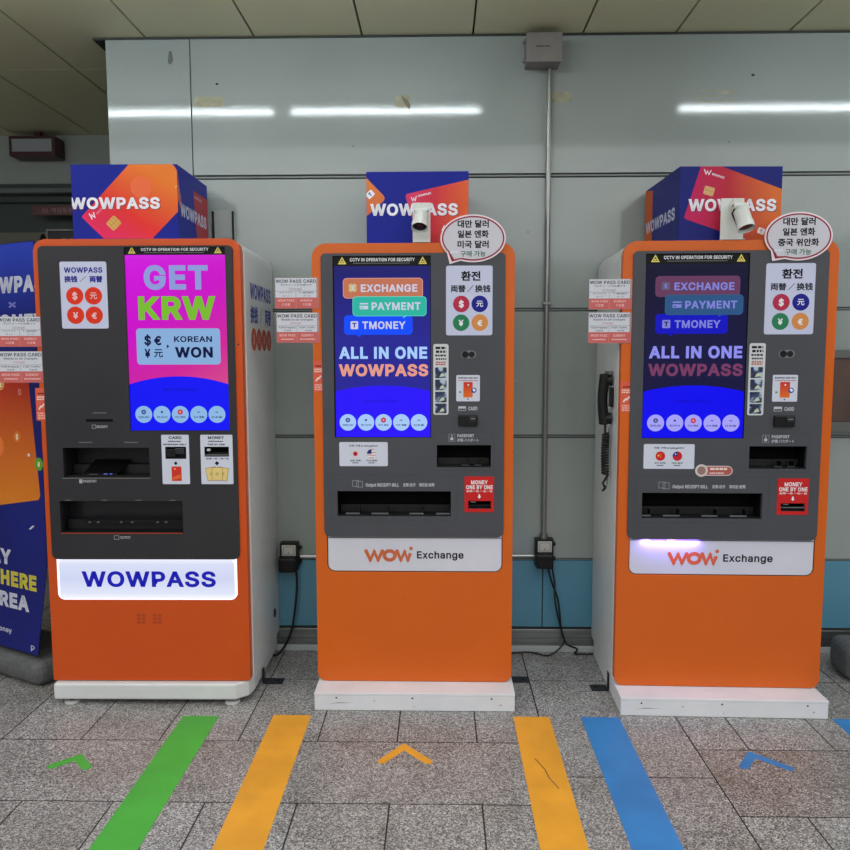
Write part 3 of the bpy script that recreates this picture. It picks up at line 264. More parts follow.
def shape(s, h=.03):
    key = (s, h)
    if key in _S: return _S[key]
    P = []
    if all(c in G or c == ' ' for c in s):
        x = 0
        for c in s:
            if c == ' ': x += .2+h; continue
            adv, loops = G[c]; LL = [[(a+x, b) for a, b in L] for L in loops]
            hl = [i for i, L in enumerate(LL) if any(j != i and all(inside(q, K) for q in L) for j, K in enumerate(LL))]
            for i, L in enumerate(LL):
                if i not in hl: P += [(p, .06*i) for p in tess([L]+[LL[j] for j in hl if all(inside(q, L) for q in LL[j])])]
            if h:
                for k_, L in enumerate(LL): P += [(p, .3+.12*(k_ % 3)) for p in ribbon(L, h)]
            x += adv+1.5*h
        base, top = -h, CAP+h
    else:
        loops = font_loops(s)
        outer = [L for L in loops if not any(inside(L[0], K) for K in loops if K is not L)]
        holes = [L for L in loops if L not in outer]
        # islands inside holes are rare in these glyphs: nest by depth
        for L in loops:
            d = sum(inside(L[0], K) for K in loops if K is not L)
            if d % 2 == 0:
                hs = [K for K in loops if K is not L and inside(K[0], L) and sum(inside(K[0], Z) for Z in loops if Z is not K) == d+1]
                P += [(p, 0) for p in tess([L]+hs)]
        if h:
            for k_, L in enumerate(loops): P += [(p, .2+.15*(k_ % 5)) for p in ribbon(L, h)]
        ys = [q[1] for p, _ in P for q in p]; base, top = min(ys), max(ys)
    xs = [q[0] for p, _ in P for q in p]
    _S[key] = (P, min(xs), max(xs), base, top); return _S[key]
def clip_poly(P, R):
    for ax, lim, sg in ((0, R[0], 1), (0, R[1], -1), (1, R[2], 1), (1, R[3], -1)):
        out = []
        for i in range(len(P)):
            a, b = P[i-1], P[i]; da = (a[ax]-lim)*sg; db = (b[ax]-lim)*sg
            if (da >= 0) != (db >= 0):
                t = da/(da-db); out.append((a[0]+(b[0]-a[0])*t, a[1]+(b[1]-a[1])*t))
            if db >= 0: out.append(b)
        P = out
        if len(P) < 3: return []
    return P
class Art:
    """flat printed or lit graphics in layers 0.25 mm apart on a face with origin O, axes U, V and outward normal N"""
    def __init__(s, O=(0, 0, 0), U=(1, 0, 0), V=(0, 0, 1), N=(0, -1, 0), step=.00025):
        s.O, s.U, s.V, s.N = Vector(O), Vector(U), Vector(V), Vector(N); s.mb = MB(); s.lay = 1; s.clip = None; s.step = step
        s.flip = s.U.cross(s.V).dot(s.N) < 0
    def up(s, n=1): s.lay += n; return s
    def poly(s, pts, m, dz=0):
        if s.clip: pts = clip_poly(pts, s.clip)
        if len(pts) < 3: return
        pts = ccw(list(pts))
        if s.flip: pts = pts[::-1]
        s.mb.face([s.O+s.U*x+s.V*y+s.N*((s.lay+dz)*s.step) for x, y in pts], m)
    def rect(s, r, m, rad=0):
        s.poly(rrect(*r, rad, 4) if rad else [(r[0], r[2]), (r[1], r[2]), (r[1], r[3]), (r[0], r[3])], m)
    def disc(s, c, r, m, ry=None, n=28, dz=0):
        ry = ry or r; s.poly([(c[0]+r*cos(2*pi*i/n), c[1]+ry*sin(2*pi*i/n)) for i in range(n)], m, dz)
    def shape(s, loops, m):
        for p in tess(loops): s.poly(p, m)
    def ring(s, pts, h, m, closed=True):
        for p in ribbon(pts, h, closed): s.poly(p, m)
    def stroke(s, pts, h, m):
        s.ring(pts, h, m, False)
        for i, p in enumerate(pts): s.disc(p, h, m, n=16, dz=.2+.12*i)
    def text(s, t, r, m, h=.03, ang=0, keep=False, org=None, shear=0):
        """text filling the rectangle r = (u0, u1, v0, v1): width and cap height"""
        P, x0, x1, b, tp = shape(t, h); sx = (r[1]-r[0])/(x1-x0); sy = (r[3]-r[2])/(tp-b)
        if keep: k = min(sx, sy); off = ((r[1]-r[0])-(x1-x0)*k)/2; sx = sy = k
        else: off = 0
        ca, sa = cos(ang), sin(ang); cx, cy = org or ((r[0]+r[1])/2, (r[2]+r[3])/2)
        for p, dz in P:
            q = []
            for x, y in p:
                X = r[0]+off+(x-x0)*sx-cx; Y = r[2]+(y-b)*sy-cy; X += Y*shear
                q.append((cx+X*ca-Y*sa, cy+X*sa+Y*ca))
            s.poly(q, m, dz)
    def bars(s, r, m, rows=3, seed=1, fill=.62):
        """lines of print too small to read"""
        rd = random.Random(seed); hh = (r[3]-r[2])/rows
        for i in range(rows):
            z1 = r[3]-hh*i-hh*(1-fill)/2; z0 = z1-hh*fill; x = r[0]+rd.random()*.08*(r[1]-r[0]); end = r[1]-rd.random()*.1*(r[1]-r[0])
            while x < end:
                wd = hh*(.5+rd.random()*.9); s.rect((x, min(end, x+wd), z0, z1), m); x += wd+hh*.22
    def build(s, name, parent=None, label=None): return s.mb.build(name, parent, label)

# ------------------------------------------------------------------ materials of the place
ENAMEL = mottled('white_enamel', (150, 158, 155), (158, 166, 163), 1.3, rough=.085, bump=.0)
nt = ENAMEL.node_tree; _b = nt.nodes['Principled BSDF']
_tc = nt.nodes.new('ShaderNodeTexCoord'); _n = nt.nodes.new('ShaderNodeTexNoise'); _n.inputs['Scale'].default_value = 55
_bp = nt.nodes.new('ShaderNodeBump'); _bp.inputs['Strength'].default_value = .06; _bp.inputs['Distance'].default_value = .002
nt.links.new(_tc.outputs['Object'], _n.inputs['Vector']); nt.links.new(_n.outputs['Fac'], _bp.inputs['Height']); nt.links.new(_bp.outputs[0], _b.inputs['Normal'])
BLUE_ENAMEL = mottled('blue_enamel', (86, 142, 168), (92, 148, 172), 2, rough=.22)
JOINT = mat('dark_joint', (38, 40, 38), .6)
STRIP = mat('joint_strip', (120, 126, 124), .35, .3)
STEEL = mottled('brushed_steel', (128, 130, 130), (150, 152, 152), (2, 2, 90), rough=.32, metal=.85)
CEILP = mottled('ceiling_panel', (212, 208, 172), (216, 212, 176), 1.2, rough=.5)
PAINT = mat('grey_paint', (150, 155, 150), .6)
DARKP = mat('dark_green_paint', (52, 62, 60), .6)
OLIVE = mat('olive_paint', (98, 96, 84), .6)
GRANITE = granite('granite', ((0, (60, 60, 60)), (.3, (122, 121, 120)), (.62, (154, 152, 150)), (1, (216, 215, 214))))
GRANITE_BROWN = granite('brown_granite', ((0, (54, 51, 50)), (.3, (110, 105, 102)), (.62, (140, 134, 130)), (1, (200, 194, 190))), island=.1)
GROUT = mat('grout', (40, 38, 36), .8)
ORANGE = mottled('orange_lacquer', (210, 97, 28), (205, 94, 28), 2.0, rough=.34, spec=.3)
ORANGE_D = mottled('orange_lacquer_deep', (202, 80, 26), (197, 77, 26), 2.0, rough=.34, spec=.3)
WHITEP = mottled('white_powder_coat', (208, 210, 210), (214, 216, 216), 6, rough=.32)
PLINTH = mottled('white_painted_board', (216, 217, 222), (226, 226, 230), 5, rough=.5)
GREY_PANEL = mottled('charcoal_panel', (70, 71, 77), (74, 75, 81), 3, rough=.46, spec=.3)
DARK_PANEL = mottled('dark_charcoal_panel', (44, 43, 47), (48, 47, 51), 3, rough=.46, spec=.3)
BLACK = mat('black_plastic', (10, 10, 11), .4, spec=.35)
SOOT = mat('black_matt', (4, 4, 5), .8, spec=.2)
SLOTGREY = mat('slot_grey', (92, 96, 100), .4)
RUBBER = mat('black_rubber', (16, 16, 17), .5)
LAMPWHITE = mat('lamp_housing', (225, 225, 220), .5)
TUBE = mat('fluorescent_tube', (255, 255, 255), .4, emit=(240, 250, 255), es=TUBE_POWER)
STICK = mat('sticker_white', (206, 210, 226), .35)
WEIGHT = mottled('grey_moulded_plastic', (86, 86, 88), (100, 100, 102), 40, rough=.6, bump=.3)
IRON = mat('dark_bracket_metal', (48, 50, 54), .45, .6)

# ------------------------------------------------------------------ structure: floor
def floor():
    mb = MB(); mb.box(-6, 6, -5, 5.6, -.08, -.0012, GROUT); g = .0030
    X1 = .424; XL = 1.007
    def tile(x0, x1, y0, y1, m=GRANITE): mb.box(x0+g, x1-g, y0+g, y1-g, -.05, 0, m)
    rows = [(3.512, 4.30), (2.925, 3.512)]
    for y0, y1 in rows:
        x = X1-.06
        xs = [X1]+[.149-.3205*i for i in range(20)]
        for a, b in zip(xs[1:], xs): tile(a, b, y0, y1)
    for y0, y1 in ((4.30, 4.9), (4.9, 5.6)):
        xs = [6]+[.149-.3205*i for i in range(-17, 20)][::-1][::-1]
        xs = sorted(xs)
        for a, b in zip(xs, xs[1:]): tile(a, b, y0, y1)
    for a, b in ((-6, -3.6), (-3.6, -1.77), (-1.77, X1)): tile(a, b, 2.503, 2.925)
    def back(y0, y1, off):
        x = -6.0+off
        while x < X1-.01:
            tile(x, min(x+.3205, X1), y0, y1); x += .3205
    y = 2.503; k = 0
    while y > -5:
        h = .575 if k % 3 else .30
        h = .66 if k == 0 else h
        xs = [X1]+[.146-.3205*i for i in range(20)]
        for a, b in zip(xs[1:], xs): tile(a, b, max(-5, y-h), y)
        y -= h; k += 1
    # middle strip of wide tiles
    ys = [-5, -4.2, -3.4, -2.6, -1.8, -1.0, -.2, .55, 1.35, 2.02, 2.683, 3.512, 3.9]
    for a, b in zip(ys, ys[1:]): tile(X1, XL, a, b)
    # right part
    for a, b in ((XL, 1.216), (1.216, 1.55), (1.55, 1.87), (1.87, 2.19), (2.19, 2.51), (2.51, 4.2), (4.2, 6)):
        tile(a, b, 2.885, 3.512); tile(a, b, 3.512, 3.9)
    for a, b in ((XL, 1.93), (1.93, 2.9), (2.9, 6)): tile(a, b, 2.45, 2.885, GRANITE_BROWN)
    for a, b in ((XL, 1.232), (1.232, 1.55), (1.55, 1.87), (1.87, 2.5), (2.5, 6)):
        tile(a, b, 1.8, 2.45)
        tile(a, b, .4, 1.8); tile(a, b, -5, .4)
    return struct(mb.build('floor'))
floor()

# ------------------------------------------------------------------ structure: ceiling, walls
def ceiling():
    mb = MB(); xs = [-6, -5.2, -4.6, -4.07, -3.53, -2.99, -2.45, -1.984, -1.444, -.908, -.379, .162, .694, 1.143, 1.685, 2.2, 2.74, 3.28, 3.82, 4.4, 5.2, 6]
    ys = [-5, -3.3, -1.5, .3, 2.2, 4.28, 5.62]; g = .005
    mb.box(-6, 6, -5, 5.62, CEIL_Z+.02, CEIL_Z+.08, JOINT)
    for a, b in zip(xs, xs[1:]):
        for c, d in zip(ys, ys[1:]): mb.box(a+g, b-g, c+(.0015), d-(.0015), CEIL_Z, CEIL_Z+.02, CEILP)
    return struct(mb.build('ceiling', bevel=.0015, seg=1))
ceiling()
WX0 = -1.645
def wall_back():
    mb = MB(); mb.box(WX0+.002, 6, WALL_Y+.012, 5.6, 0, CEIL_Z-.001, mat('wall_joint', (66, 70, 68), .6))
    cols = [WX0, -1.2265, .5325, 2.33, 4.13, 6]
    rows = [(2.436, CEIL_Z-.004, ENAMEL), (1.777, 2.414, ENAMEL), (1.138, 1.760, ENAMEL), (.4975, 1.121, ENAMEL), (.131, .484, BLUE_ENAMEL)]
    for z0, z1, m in rows:
        for a, b in zip(cols, cols[1:]): mb.box(a+.0025, b-.0025, WALL_Y, WALL_Y+.014, z0, z1, m)
    for z in (2.425, 1.7685, 1.1295, .4905): mb.box(WX0, 6, WALL_Y+.002, WALL_Y+.013, z-.0045, z+.0045, STRIP)
    o = struct(mb.build('wall_back', bevel=.0015, seg=1))
    t = MB(); t.box(-1.70, 6, WALL_Y-.008, WALL_Y-.001, CEIL_Z-.010, CEIL_Z-.0015, mat('trim_grey', (50, 52, 50), .5)); t.box(-1.70, WX0-.002, WALL_Y, 5.5, CEIL_Z-.012, CEIL_Z-.0015, JOINT)
    struct(t.build('trim_1'))
    b = MB(); b.box(WX0, 6, WALL_Y-.012, WALL_Y+.011, .036, .122, STEEL); b.box(WX0, 6, WALL_Y-.016, WALL_Y+.011, .001, .034, mat('skirting_white', (190, 194, 196), .3)); b.box(WX0, 6, WALL_Y-.006, WALL_Y+.011, .1235, .1295, JOINT)
    struct(b.build('baseboard_back', bevel=.002))
    # screw holes, scuffs and leftover tape on the enamel
    a = Art((0, WALL_Y, 0), (1, 0, 0), (0, 0, 1), (0, -1, 0))
    for px, py, r in ((217, 84, .008), (753, 75, .009), (125, 72, .003), (353, 146, .004), (729, 142, .004), (528, 232, .004)):
        p = on_y(px, py, WALL_Y); a.disc((p.x, p.z), r, JOINT, ry=r*.7, n=9)
    p = on_y(170, 58, WALL_Y); a.poly([(p.x-.012, p.z-.024), (p.x+.004, p.z-.032), (p.x+.016, p.z-.012), (p.x+.010, p.z+.03), (p.x-.004, p.z+.034), (p.x-.008, p.z+.008)], mat('scuff', (96, 98, 96), .5))
    s = a.build('trim_2'); struct(s)
wall_back()
def wall_far():
    mb = MB(); mb.box(-6, WX0, 5.6, 5.7, 0, CEIL_Z, DARKP)
    mb.box(-6, WX0+.0, 5.52, 5.6, 2.76, CEIL_Z-.001, PAINT)
    mb.box(-6, WX0, 5.50, 5.6, 2.725, 2.755, DARKP); mb.box(-6, WX0, 5.47, 5.6, 2.69, 2.72, mat('ledge_paint', (96, 104, 100), .6)); mb.box(-6, WX0, 5.56, 5.6, 2.64, 2.685, DARKP)
    mb.box(-6, WX0, 5.58, 5.6, 0, 2.43, OLIVE)
    struct(mb.build('wall_far'))
wall_far()
for nm, b in (('wall_left', (-6.1, -6, -5, 5.7)), ('wall_right', (6, 6.1, -5, 5.7)), ('wall_front', (-6, 6, -5.1, -5))):
    mb = MB(); mb.box(*b, 0, CEIL_Z+.08, PAINT); struct(mb.build(nm))

# ceiling lamps (seen mirrored in the enamel)
for i, (x0, x1, w_) in enumerate(((-3.43, -2.30, 'beyond the left end of the wall'), (-2.20, -1.03, 'above the left kiosk'), (-.92, .247, 'above the middle kiosk'), (1.47, 2.64, 'above the right kiosk'), (2.76, 3.9, 'beyond the right kiosk'))):
    t = thing('ceiling_lamp', 'white fluorescent batten on the ceiling %s' % w_, 'lamp', ((x0+x1)/2, 2.885, CEIL_Z), group='fluorescent battens on the ceiling')
    L = (x1-x0)/2; mb = MB(); mb.box(-L-.03, L+.03, -.05, .05, -.035, 0, LAMPWHITE); mb.build('housing', t, bevel=.004)
    mb = MB(); mb.cyl((-L, 0, -.056), (L, 0, -.056), .0125, .0125, TUBE, 12); mb.build('tube', t)

# leftover tape on the wall: each piece a thing
for k, (box, lab) in enumerate((((194, 224, 96.5, 107.5), 'torn beige tape on the white wall above the left kiosk'), ((395, 410, 95, 108), 'small torn beige tape on the white wall above the middle kiosk'),
        ((544.6, 572, 92, 102.5), 'beige tape running behind the vertical steel conduit'), ((698, 733, 90.5, 101.5), 'creased beige tape outline above the right kiosk'))):
    p = on_y(box[0], box[3], WALL_Y); q = on_y(box[1], box[2], WALL_Y); a = Art((0, WALL_Y, 0)); tm = mottled('old_tape', (150, 148, 122), (172, 168, 140), 30, rough=.5)
    W = q.x-p.x; Hh = q.z-p.z; x, z = p.x, p.z
    if k == 3:
        a.ring([(x, z), (x+W, z), (x+W, z+Hh), (x, z+Hh)], .0022, tm); a.up().poly([(x+.03, z+.02), (x+W*.5, z+.03), (x+W, z+Hh-.012), (x+W-.03, z+Hh), (x+.08, z+Hh-.03)], tm)
    else: a.poly([(x, z+.006), (x+W*.4, z), (x+W, z+.004), (x+W, z+Hh*.8), (x+W*.9, z+Hh), (x+.01, z+Hh), (x, z+Hh*.7)], tm)
    if k == 1: a.up().poly([(x+W*.4, z+Hh), (x+W*.6, z+Hh*.4), (x+W*.95, z-.01), (x+W*1.05, z+.01), (x+W*.85, z+Hh*.6)], mat('brown_tape', (112, 100, 78), .5))
    tag(a.build('tape_scrap'), lab, 'tape', 'tape scraps on the wall')

# ------------------------------------------------------------------ conduit, junction box, outlets, cables
t = thing('junction_box', 'grey painted metal junction box under the ceiling at the top of the conduit', 'junction box', (.494, WALL_Y, 2.924))
jm = mottled('box_grey', (128, 122, 120), (134, 128, 126), 8, rough=.5)
mb = MB(); mb.box(-.082, .082, -.10, -.001, .002, .132, jm); mb.build('housing', t, bevel=.004)
mb = MB(); mb.box(-.085, .085, -.112, -.1005, 0, .134, jm); c = mb.build('lid', t, bevel=.003)
a = Art((0, -.112, 0)); a.bars((-.04, .03, .066, .075), ink((60, 56, 54)), 1, 3); a.build('lettering', c)
for z in (.022, .112):
    mb = MB(); mb.box(-.096, -.0855, -.07, -.05, z-.008, z+.008, jm); mb.build('hinge', t, bevel=.002)
t = thing('steel_conduit', 'vertical steel conduit running down the wall from the junction box to the outlet', 'pipe', (.532, WALL_Y, 0))
mb = MB(); mb.cyl((0, -.024, .632), (0, -.024, 2.923), .0125, .0125, mat('conduit_steel', (150, 150, 148), .3, .8), 16); mb.build('pipe', t)
mb = MB(); mb.cyl((0, -.024, .609), (0, -.024, .632), .021, .018, STEEL, 16); mb.build('coupling', t)
for z in (1.79,):
    mb = MB(); mb.box(-.022, .024, -.042, -.001, z, z+.014, STEEL); mb.build('clip', t, bevel=.003)
OUTW = mat('outlet_cover', (196, 196, 190), .35)
def outlet(x, z, lab, w=.092, h=.145):
    t = thing('power_outlet', lab, 'power outlet', (x, WALL_Y, z), group='outlets beside the middle kiosk')
    mb = MB(); mb.box(-w/2, w/2, -.05, -.001, 0, h, BLACK); mb.build('back_box', t, bevel=.003)
    mb = MB(); mb.box(-w*.38, w*.40, -.060, -.0505, h*.54, h*.93, OUTW); c = mb.build('socket_cover', t, bevel=.003)
    a = Art((0, -.060, 0)); dk = ink((120, 120, 116)); a.ring(rrect(-w*.28, w*.3, h*.6, h*.88, .006), .0012, dk); a.up().disc((0, h*.66), .003, ink((60, 50, 46))); a.build('marking', c)
    mb = MB(); mb.box(-w*.5, w*.44, -.10, -.0505, .002, h*.52, BLACK); mb.build('plug', t, bevel=.008)
    for zz in (.03, h-.04):
        mb = MB(); mb.box(w/2, w/2+.014, -.03, -.001, zz, zz+.016, BLACK); mb.build('lug', t, bevel=.002)
outlet(-.775, .440, 'black power outlet box on the wall between the left and middle kiosks')
outlet(.533, .464, 'black power outlet box at the foot of the vertical conduit')
for x0, x1, z, r, lab in ((-.722, -.50, .505, .009, 'short thin steel pipe leaving the left outlet towards the middle kiosk'), (.25, .486, .512, .007, 'short thin steel pipe between the middle kiosk and the right outlet')):
    mb = MB(); mb.cyl((x0, WALL_Y-.012, z), (x1, WALL_Y-.012, z), r, r, mat('bright_pipe', (206, 208, 208), .3, .5), 12); tag(mb.build('horizontal_pipe'), lab, 'pipe', 'short horizontal pipes by the outlets')
def cable(pts, lab, r=.0048):
    P = []
    pts = [Vector(p) for p in pts]
    for i in range(len(pts)-1):
        a, b, c, d = pts[max(i-1, 0)], pts[i], pts[i+1], pts[min(i+2, len(pts)-1)]
        for k in range(8):
            s = k/8; P.append(.5*((2*b)+(c-a)*s+(2*a-5*b+4*c-d)*s*s+(3*b-a-3*c+d)*s**3))
    P.append(pts[-1]); mb = MB(); mb.tube(P, r, RUBBER, 8); tag(mb.build('power_cable'), lab, 'cable', 'black power cables')
def W(px, py, d=.03): p = on_y(px, py, WALL_Y-d); return p
cable([W(296, 569.5, .06), W(297, 585, .05), W(295, 610, .05), W(291, 632, .05), W(283.5, 648, .05), (-.853, WALL_Y-.09, .006), (-.95, WALL_Y-.03, .006)], 'black cable hanging from the outlet beside the left kiosk', .006)
cable([W(548, 567, .06), W(552, 583, .05), W(558, 600, .045), W(561, 628, .05), W(563.5, 643, .05), (.56, WALL_Y-.07, .006), (.46, WALL_Y-.03, .006), (.30, WALL_Y-.06, .006)], 'black cable from the right outlet bending left along the wall foot')
cable([W(552, 567, .075), W(554.5, 583, .066), W(555, 600, .075), W(560, 625, .066), W(566, 643, .066), W(577, 649, .06), (.70, WALL_Y-.05, .006), (.79, WALL_Y-.05, .006)], 'black cable from the right outlet bending right to the telephone kiosk')

# ------------------------------------------------------------------ things on the walls
t = thing('wall_cover', 'pale grey cover with two black slots on the wall behind the left kiosk', 'wall cover', (-1.075, WALL_Y, 2.0))
mb = MB(); mb.box(-.16, .055, -.012, -.001, 0, .262, mat('cover_grey', (158, 164, 162), .3)); mb.build('plate', t, bevel=.002)
for x in (-.054, .045):
    mb = MB(); mb.box(x-.0055, x+.0055, -.02, -.0125, .05, .258, BLACK); mb.build('slot', t, bevel=.003)
t = thing('display_case', 'brown glass display case on the wall at the right edge', 'display case', (2.6, WALL_Y, 1.155))
mb = MB(); mb.slab([(-.67, 0), (.9, 0), (.9, .41), (-.67, .41)], [[(-.655, .05), (.88, .05), (.88, .37), (-.655, .37)]], -.03, -.001, mat('case_frame', (112, 114, 112), .35, .4)); mb.build('frame', t, weld=True)
mb = MB(); mb.box(-.654, .879, -.02, -.002, .051, .369, mottled('brown_glass', (84, 66, 62), (104, 84, 78), 3, rough=.08)); mb.build('glass', t)
t = thing('information_lightbox', 'unlit sign box in a dark red frame hanging under the ceiling, far left', 'sign box', (-2.80, 5.37, 2.916))
mr = mat('maroon_frame', (62, 16, 20), .4)
mb = MB(); mb.slab([(-.175, 0), (.145, 0), (.145, .135), (-.175, .135)], [[(-.160, .030), (.122, .030), (.122, .118), (-.160, .118)]], 0, .14, mr); mb.build('frame', t, weld=True, bevel=.002)
mb = MB(); mb.box(-.159, .121, .006, .02, .031, .117, mat('dull_diffuser', (150, 152, 158), .4)); mb.build('diffuser', t)
mb = MB(); mb.box(-.02, .02, .05, .09, .136, .177, mr); mb.build('mount', t)
t = thing('direction_sign', 'dim dark red sign strip with pale lettering on the far wall', 'sign', (-2.75, 5.46, 2.53))
mb = MB(); mb.box(-.13, .32, 0, .02, 0, .067, mat('sign_maroon', (92, 44, 50), .5)); mb.build('board', t)
a = Art((0, 0, 0)); a.text('03. 역삼동방향', (-.06, .2, .014, .052), ink((150, 120, 120)), h=.01); a.build('lettering', t)
mb = MB(); mb.box(-.02, .02, .021, .13, .02, .05, DARKP); mb.build('mount', t)
t = thing('departure_display', 'dark display board with dim digits behind the left kiosk', 'display', (-2.555, 5.2, 2.145))
mb = MB(); mb.box(-.09, .75, 0, .08, 0, .235, BLACK); mb.build('housing', t, bevel=.003)
mb = MB(); mb.slab([(-.10, -.01), (.76, -.01), (.76, .245), (-.10, .245)], [[(-.09, 0), (.75, 0), (.75, .235), (-.09, .235)]], -.004, .02, mat('display_rim', (120, 120, 112), .4)); mb.build('rim', t, weld=True)
a = Art((0, 0, 0)); a.text('500', (.0, .14, .13, .185), ink((130, 118, 112)), h=.02); a.build('lettering', t)
mb = MB(); mb.box(.1, .6, .081, .38, .1, .14, JOINT); mb.build('mount', t)
mb = MB(); mb.tube([(-.16, .03, .14), (-.13, .02, .20), (-.105, .02, .16), (-.14, .03, .12)], .022, BLACK, 8); mb.build('cable_bundle', t)

# ------------------------------------------------------------------ floor markings
def tape_strip(x0, x1, col, lab, y0=.9, y1=3.145):
    mb = MB(); mb.box(x0, x1, y0, y1, .0003, .0016, mottled('floor_tape_%d' % col[0], col, tuple(int(v*.93) for v in col), 5, rough=.45, spec=.3)); return tag(mb.build('floor_tape'), lab, 'floor tape', 'queue lines taped on the floor')
tape_strip(-1.103, -.949, (78, 176, 66), 'green queue line taped on the floor before the left kiosk', y1=3.13)
tape_strip(-.716, -.554, (234, 164, 52), 'yellow queue line on the floor, the left one of the yellow pair')
YT = tape_strip(.314, .468, (234, 164, 52), 'yellow queue line on the floor, the right one of the yellow pair')
_s = Art((0, 0, .0016), (1, 0, 0), (0, 1, 0), (0, 0, 1)); _p = [on_z(*q) for q in ((535, 759), (545, 770), (549, 778), (559, 789))]
_s.ring([(q.x, q.y) for q in _p], .0022, mat('scratch_brown', (110, 84, 40), .6), False); _s.build('scratch', YT)
tape_strip(.602, .765, (58, 130, 196), 'blue queue line on the floor beside the right yellow line')
tape_strip(1.667, 1.822, (58, 130, 196), 'blue queue line on the floor at the right edge of the picture')
def chevron(pts, col, lab):
    a = Art((0, 0, 0), (1, 0, 0), (0, 1, 0), (0, 0, 1), step=.001); m = mottled('floor_tape_%d' % col[0], col, tuple(int(v*.93) for v in col), 5, rough=.38)
    P = [(on_z(*p).x, on_z(*p).y) for p in pts]; a.stroke(P, .0175, m); tag(a.build('floor_arrow'), lab, 'floor arrow', 'arrows taped on the floor')
chevron([(52, 766.5), (78, 757.5), (86.5, 767.5)], (78, 176, 66), 'small green arrow taped on the floor before the left kiosk')
chevron([(382, 761.5), (404, 747), (428, 762)], (234, 164, 52), 'small yellow arrow taped on the floor before the middle kiosk')
chevron([(744, 767), (752, 755), (789, 768.5)], (58, 130, 196), 'small blue arrow taped on the floor before the right kiosk')

# ------------------------------------------------------------------ kiosks: measured on the plane of each front
class Front:
    def __init__(s, x0, y0, ang, w): s.P = Vector((x0, y0, 0)); s.a = ang; s.w = w; s.A = Vector((cos(ang), sin(ang), 0)); s.N = Vector((sin(ang), -cos(ang), 0)); s.C = s.P+s.A*(w/2)
    def at(s, px, py): p = on_plane(px, py, s.P, s.N); return ((p-s.P).dot(s.A)-s.w/2, p.z)
    def r(s, x0, x1, y0, y1):
        cx, cy = (x0+x1)/2, (y0+y1)/2; return (s.at(x0, cy)[0], s.at(x1, cy)[0], s.at(cx, y1)[1], s.at(cx, y0)[1])
F1 = Front(-1.7215, 3.2500, .008, .8795)
F2 = Front(-.549, 3.3101, -.005, .8688)
F3 = Front(.7736, 3.2823, -.0236, .8897)
TOP1, TOP2 = 2.035, 2.020
WHITE = ink((232, 234, 238)); INKB = ink((20, 22, 30)); NAVY = ink((22, 28, 140))
def box_r(r, d): return (r[0]-d, r[1]+d, r[2]-d, r[3]+d)
def rin(r, d, rad=0, n=4): return rrect(r[0]-d, r[1]+d, r[2]-d, r[3]+d, rad, n) if rad else [(r[0]-d, r[2]-d), (r[1]+d, r[2]-d), (r[1]+d, r[3]+d), (r[0]-d, r[3]+d)]

def body_shell(t, w, z0, z1, y0, y1, rad, m, name='body'):
    """open-fronted cabinet with rounded long edges"""
    mb = MB(); o = rrect(-w/2, w/2, z0, z1, .012, 4, rt=rad); i_ = rrect(-w/2+.01, w/2-.01, z0+.01, z1-.01, .008, 4, rt=rad-.008)
    mb.slab(o, [i_], y0, y1-.02, m); mb.slab(o, [], y1-.02, y1, m)
    return mb.build(name, t, weld=True, bevel=.006)
def warning_strip(t, r, depth, o_label=None):
    a = Art((0, depth, 0)); a.rect(r, ink((16, 16, 18))); a.up(); h = r[3]-r[2]; yl = ink((232, 214, 110))
    for cx in (r[0]+h*1.35*.6+.002, r[1]-h*.8-.002):
        c = (cx, (r[2]+r[3])/2); k = h*.34
        a.lay = 2; a.ring([(c[0]-k, c[1]-k*.8), (c[0]+k, c[1]-k*.8), (c[0], c[1]+k*.95)], k*.2, yl); a.up().poly([(c[0]-k*.45, c[1]-k*.5), (c[0]+k*.45, c[1]-k*.5), (c[0]+k*.2, c[1]), (c[0]-k*.25, c[1]-k*.1)], yl)
    a.lay = 2; w = r[1]-r[0]
    a.text('CCTV IN OPERATION FOR SECURITY', (r[0]+w*.165, r[0]+w*.835, r[2]+h*.45, r[2]+h*.80), WHITE, h=.028)
    a.bars((r[0]+w*.165, r[0]+w*.835, r[2]+h*.2, r[2]+h*.32), ink((120, 120, 122)), 1, 5)
    return a.build('cctv_notice_strip', t, 'black strip reading CCTV in operation for security')
def lang_buttons(a, F, cs, cy, r, k, fill, names=('ENGLISH', '한국어', '中文 简体', '中文 繁體', '日本語'), sc_=1):
    for i, cx in enumerate(cs):
        u, z = F.at(cx, cy); u *= sc_; a.lay = 6; a.disc((u, z), r, screen(fill, k)); a.lay = 7; q = screen((60, 70, 130), k)
        if i == 0: a.disc((u, z+r*.28), r*.28, q); a.up().text('A', (u-r*.12, u+r*.12, z+r*.15, z+r*.42), screen(fill, k), h=.03)
        elif i == 2: a.disc((u, z+r*.28), r*.32, screen((190, 60, 80), k)); a.up().disc((u, z+r*.28), r*.12, screen((225, 150, 160), k))
        elif i == 1: a.disc((u, z+r*.28), r*.14, q)
        else: a.rect((u-r*.18, u+r*.16, z+r*.22, z+r*.32), q)
        a.lay = 7; a.text(names[i], (u-r*.62, u+r*.62, z-r*.44, z-r*.2), screen((50, 60, 120), k), h=.02)
def currency_disc(a, c, r, col, sym, light):
    a.disc(c, r, ink(col)); a.up(); s = r*.36
    if sym == '元': a.text(sym, (c[0]-s*1.15, c[0]+s*1.15, c[1]-s*1.05, c[1]+s*1.05), light, h=.02)
    else: a.text(sym, (c[0]-s*.85, c[0]+s*.85, c[1]-s*1.15, c[1]+s*1.15), light, h=.03, keep=True)
    a.lay -= 1
def dirt(a, pts, m):
    for (u, z, w, h) in pts: a.poly([(u, z), (u+w*.6, z-h*.3), (u+w, z+h*.5), (u+w*.5, z+h)], m)
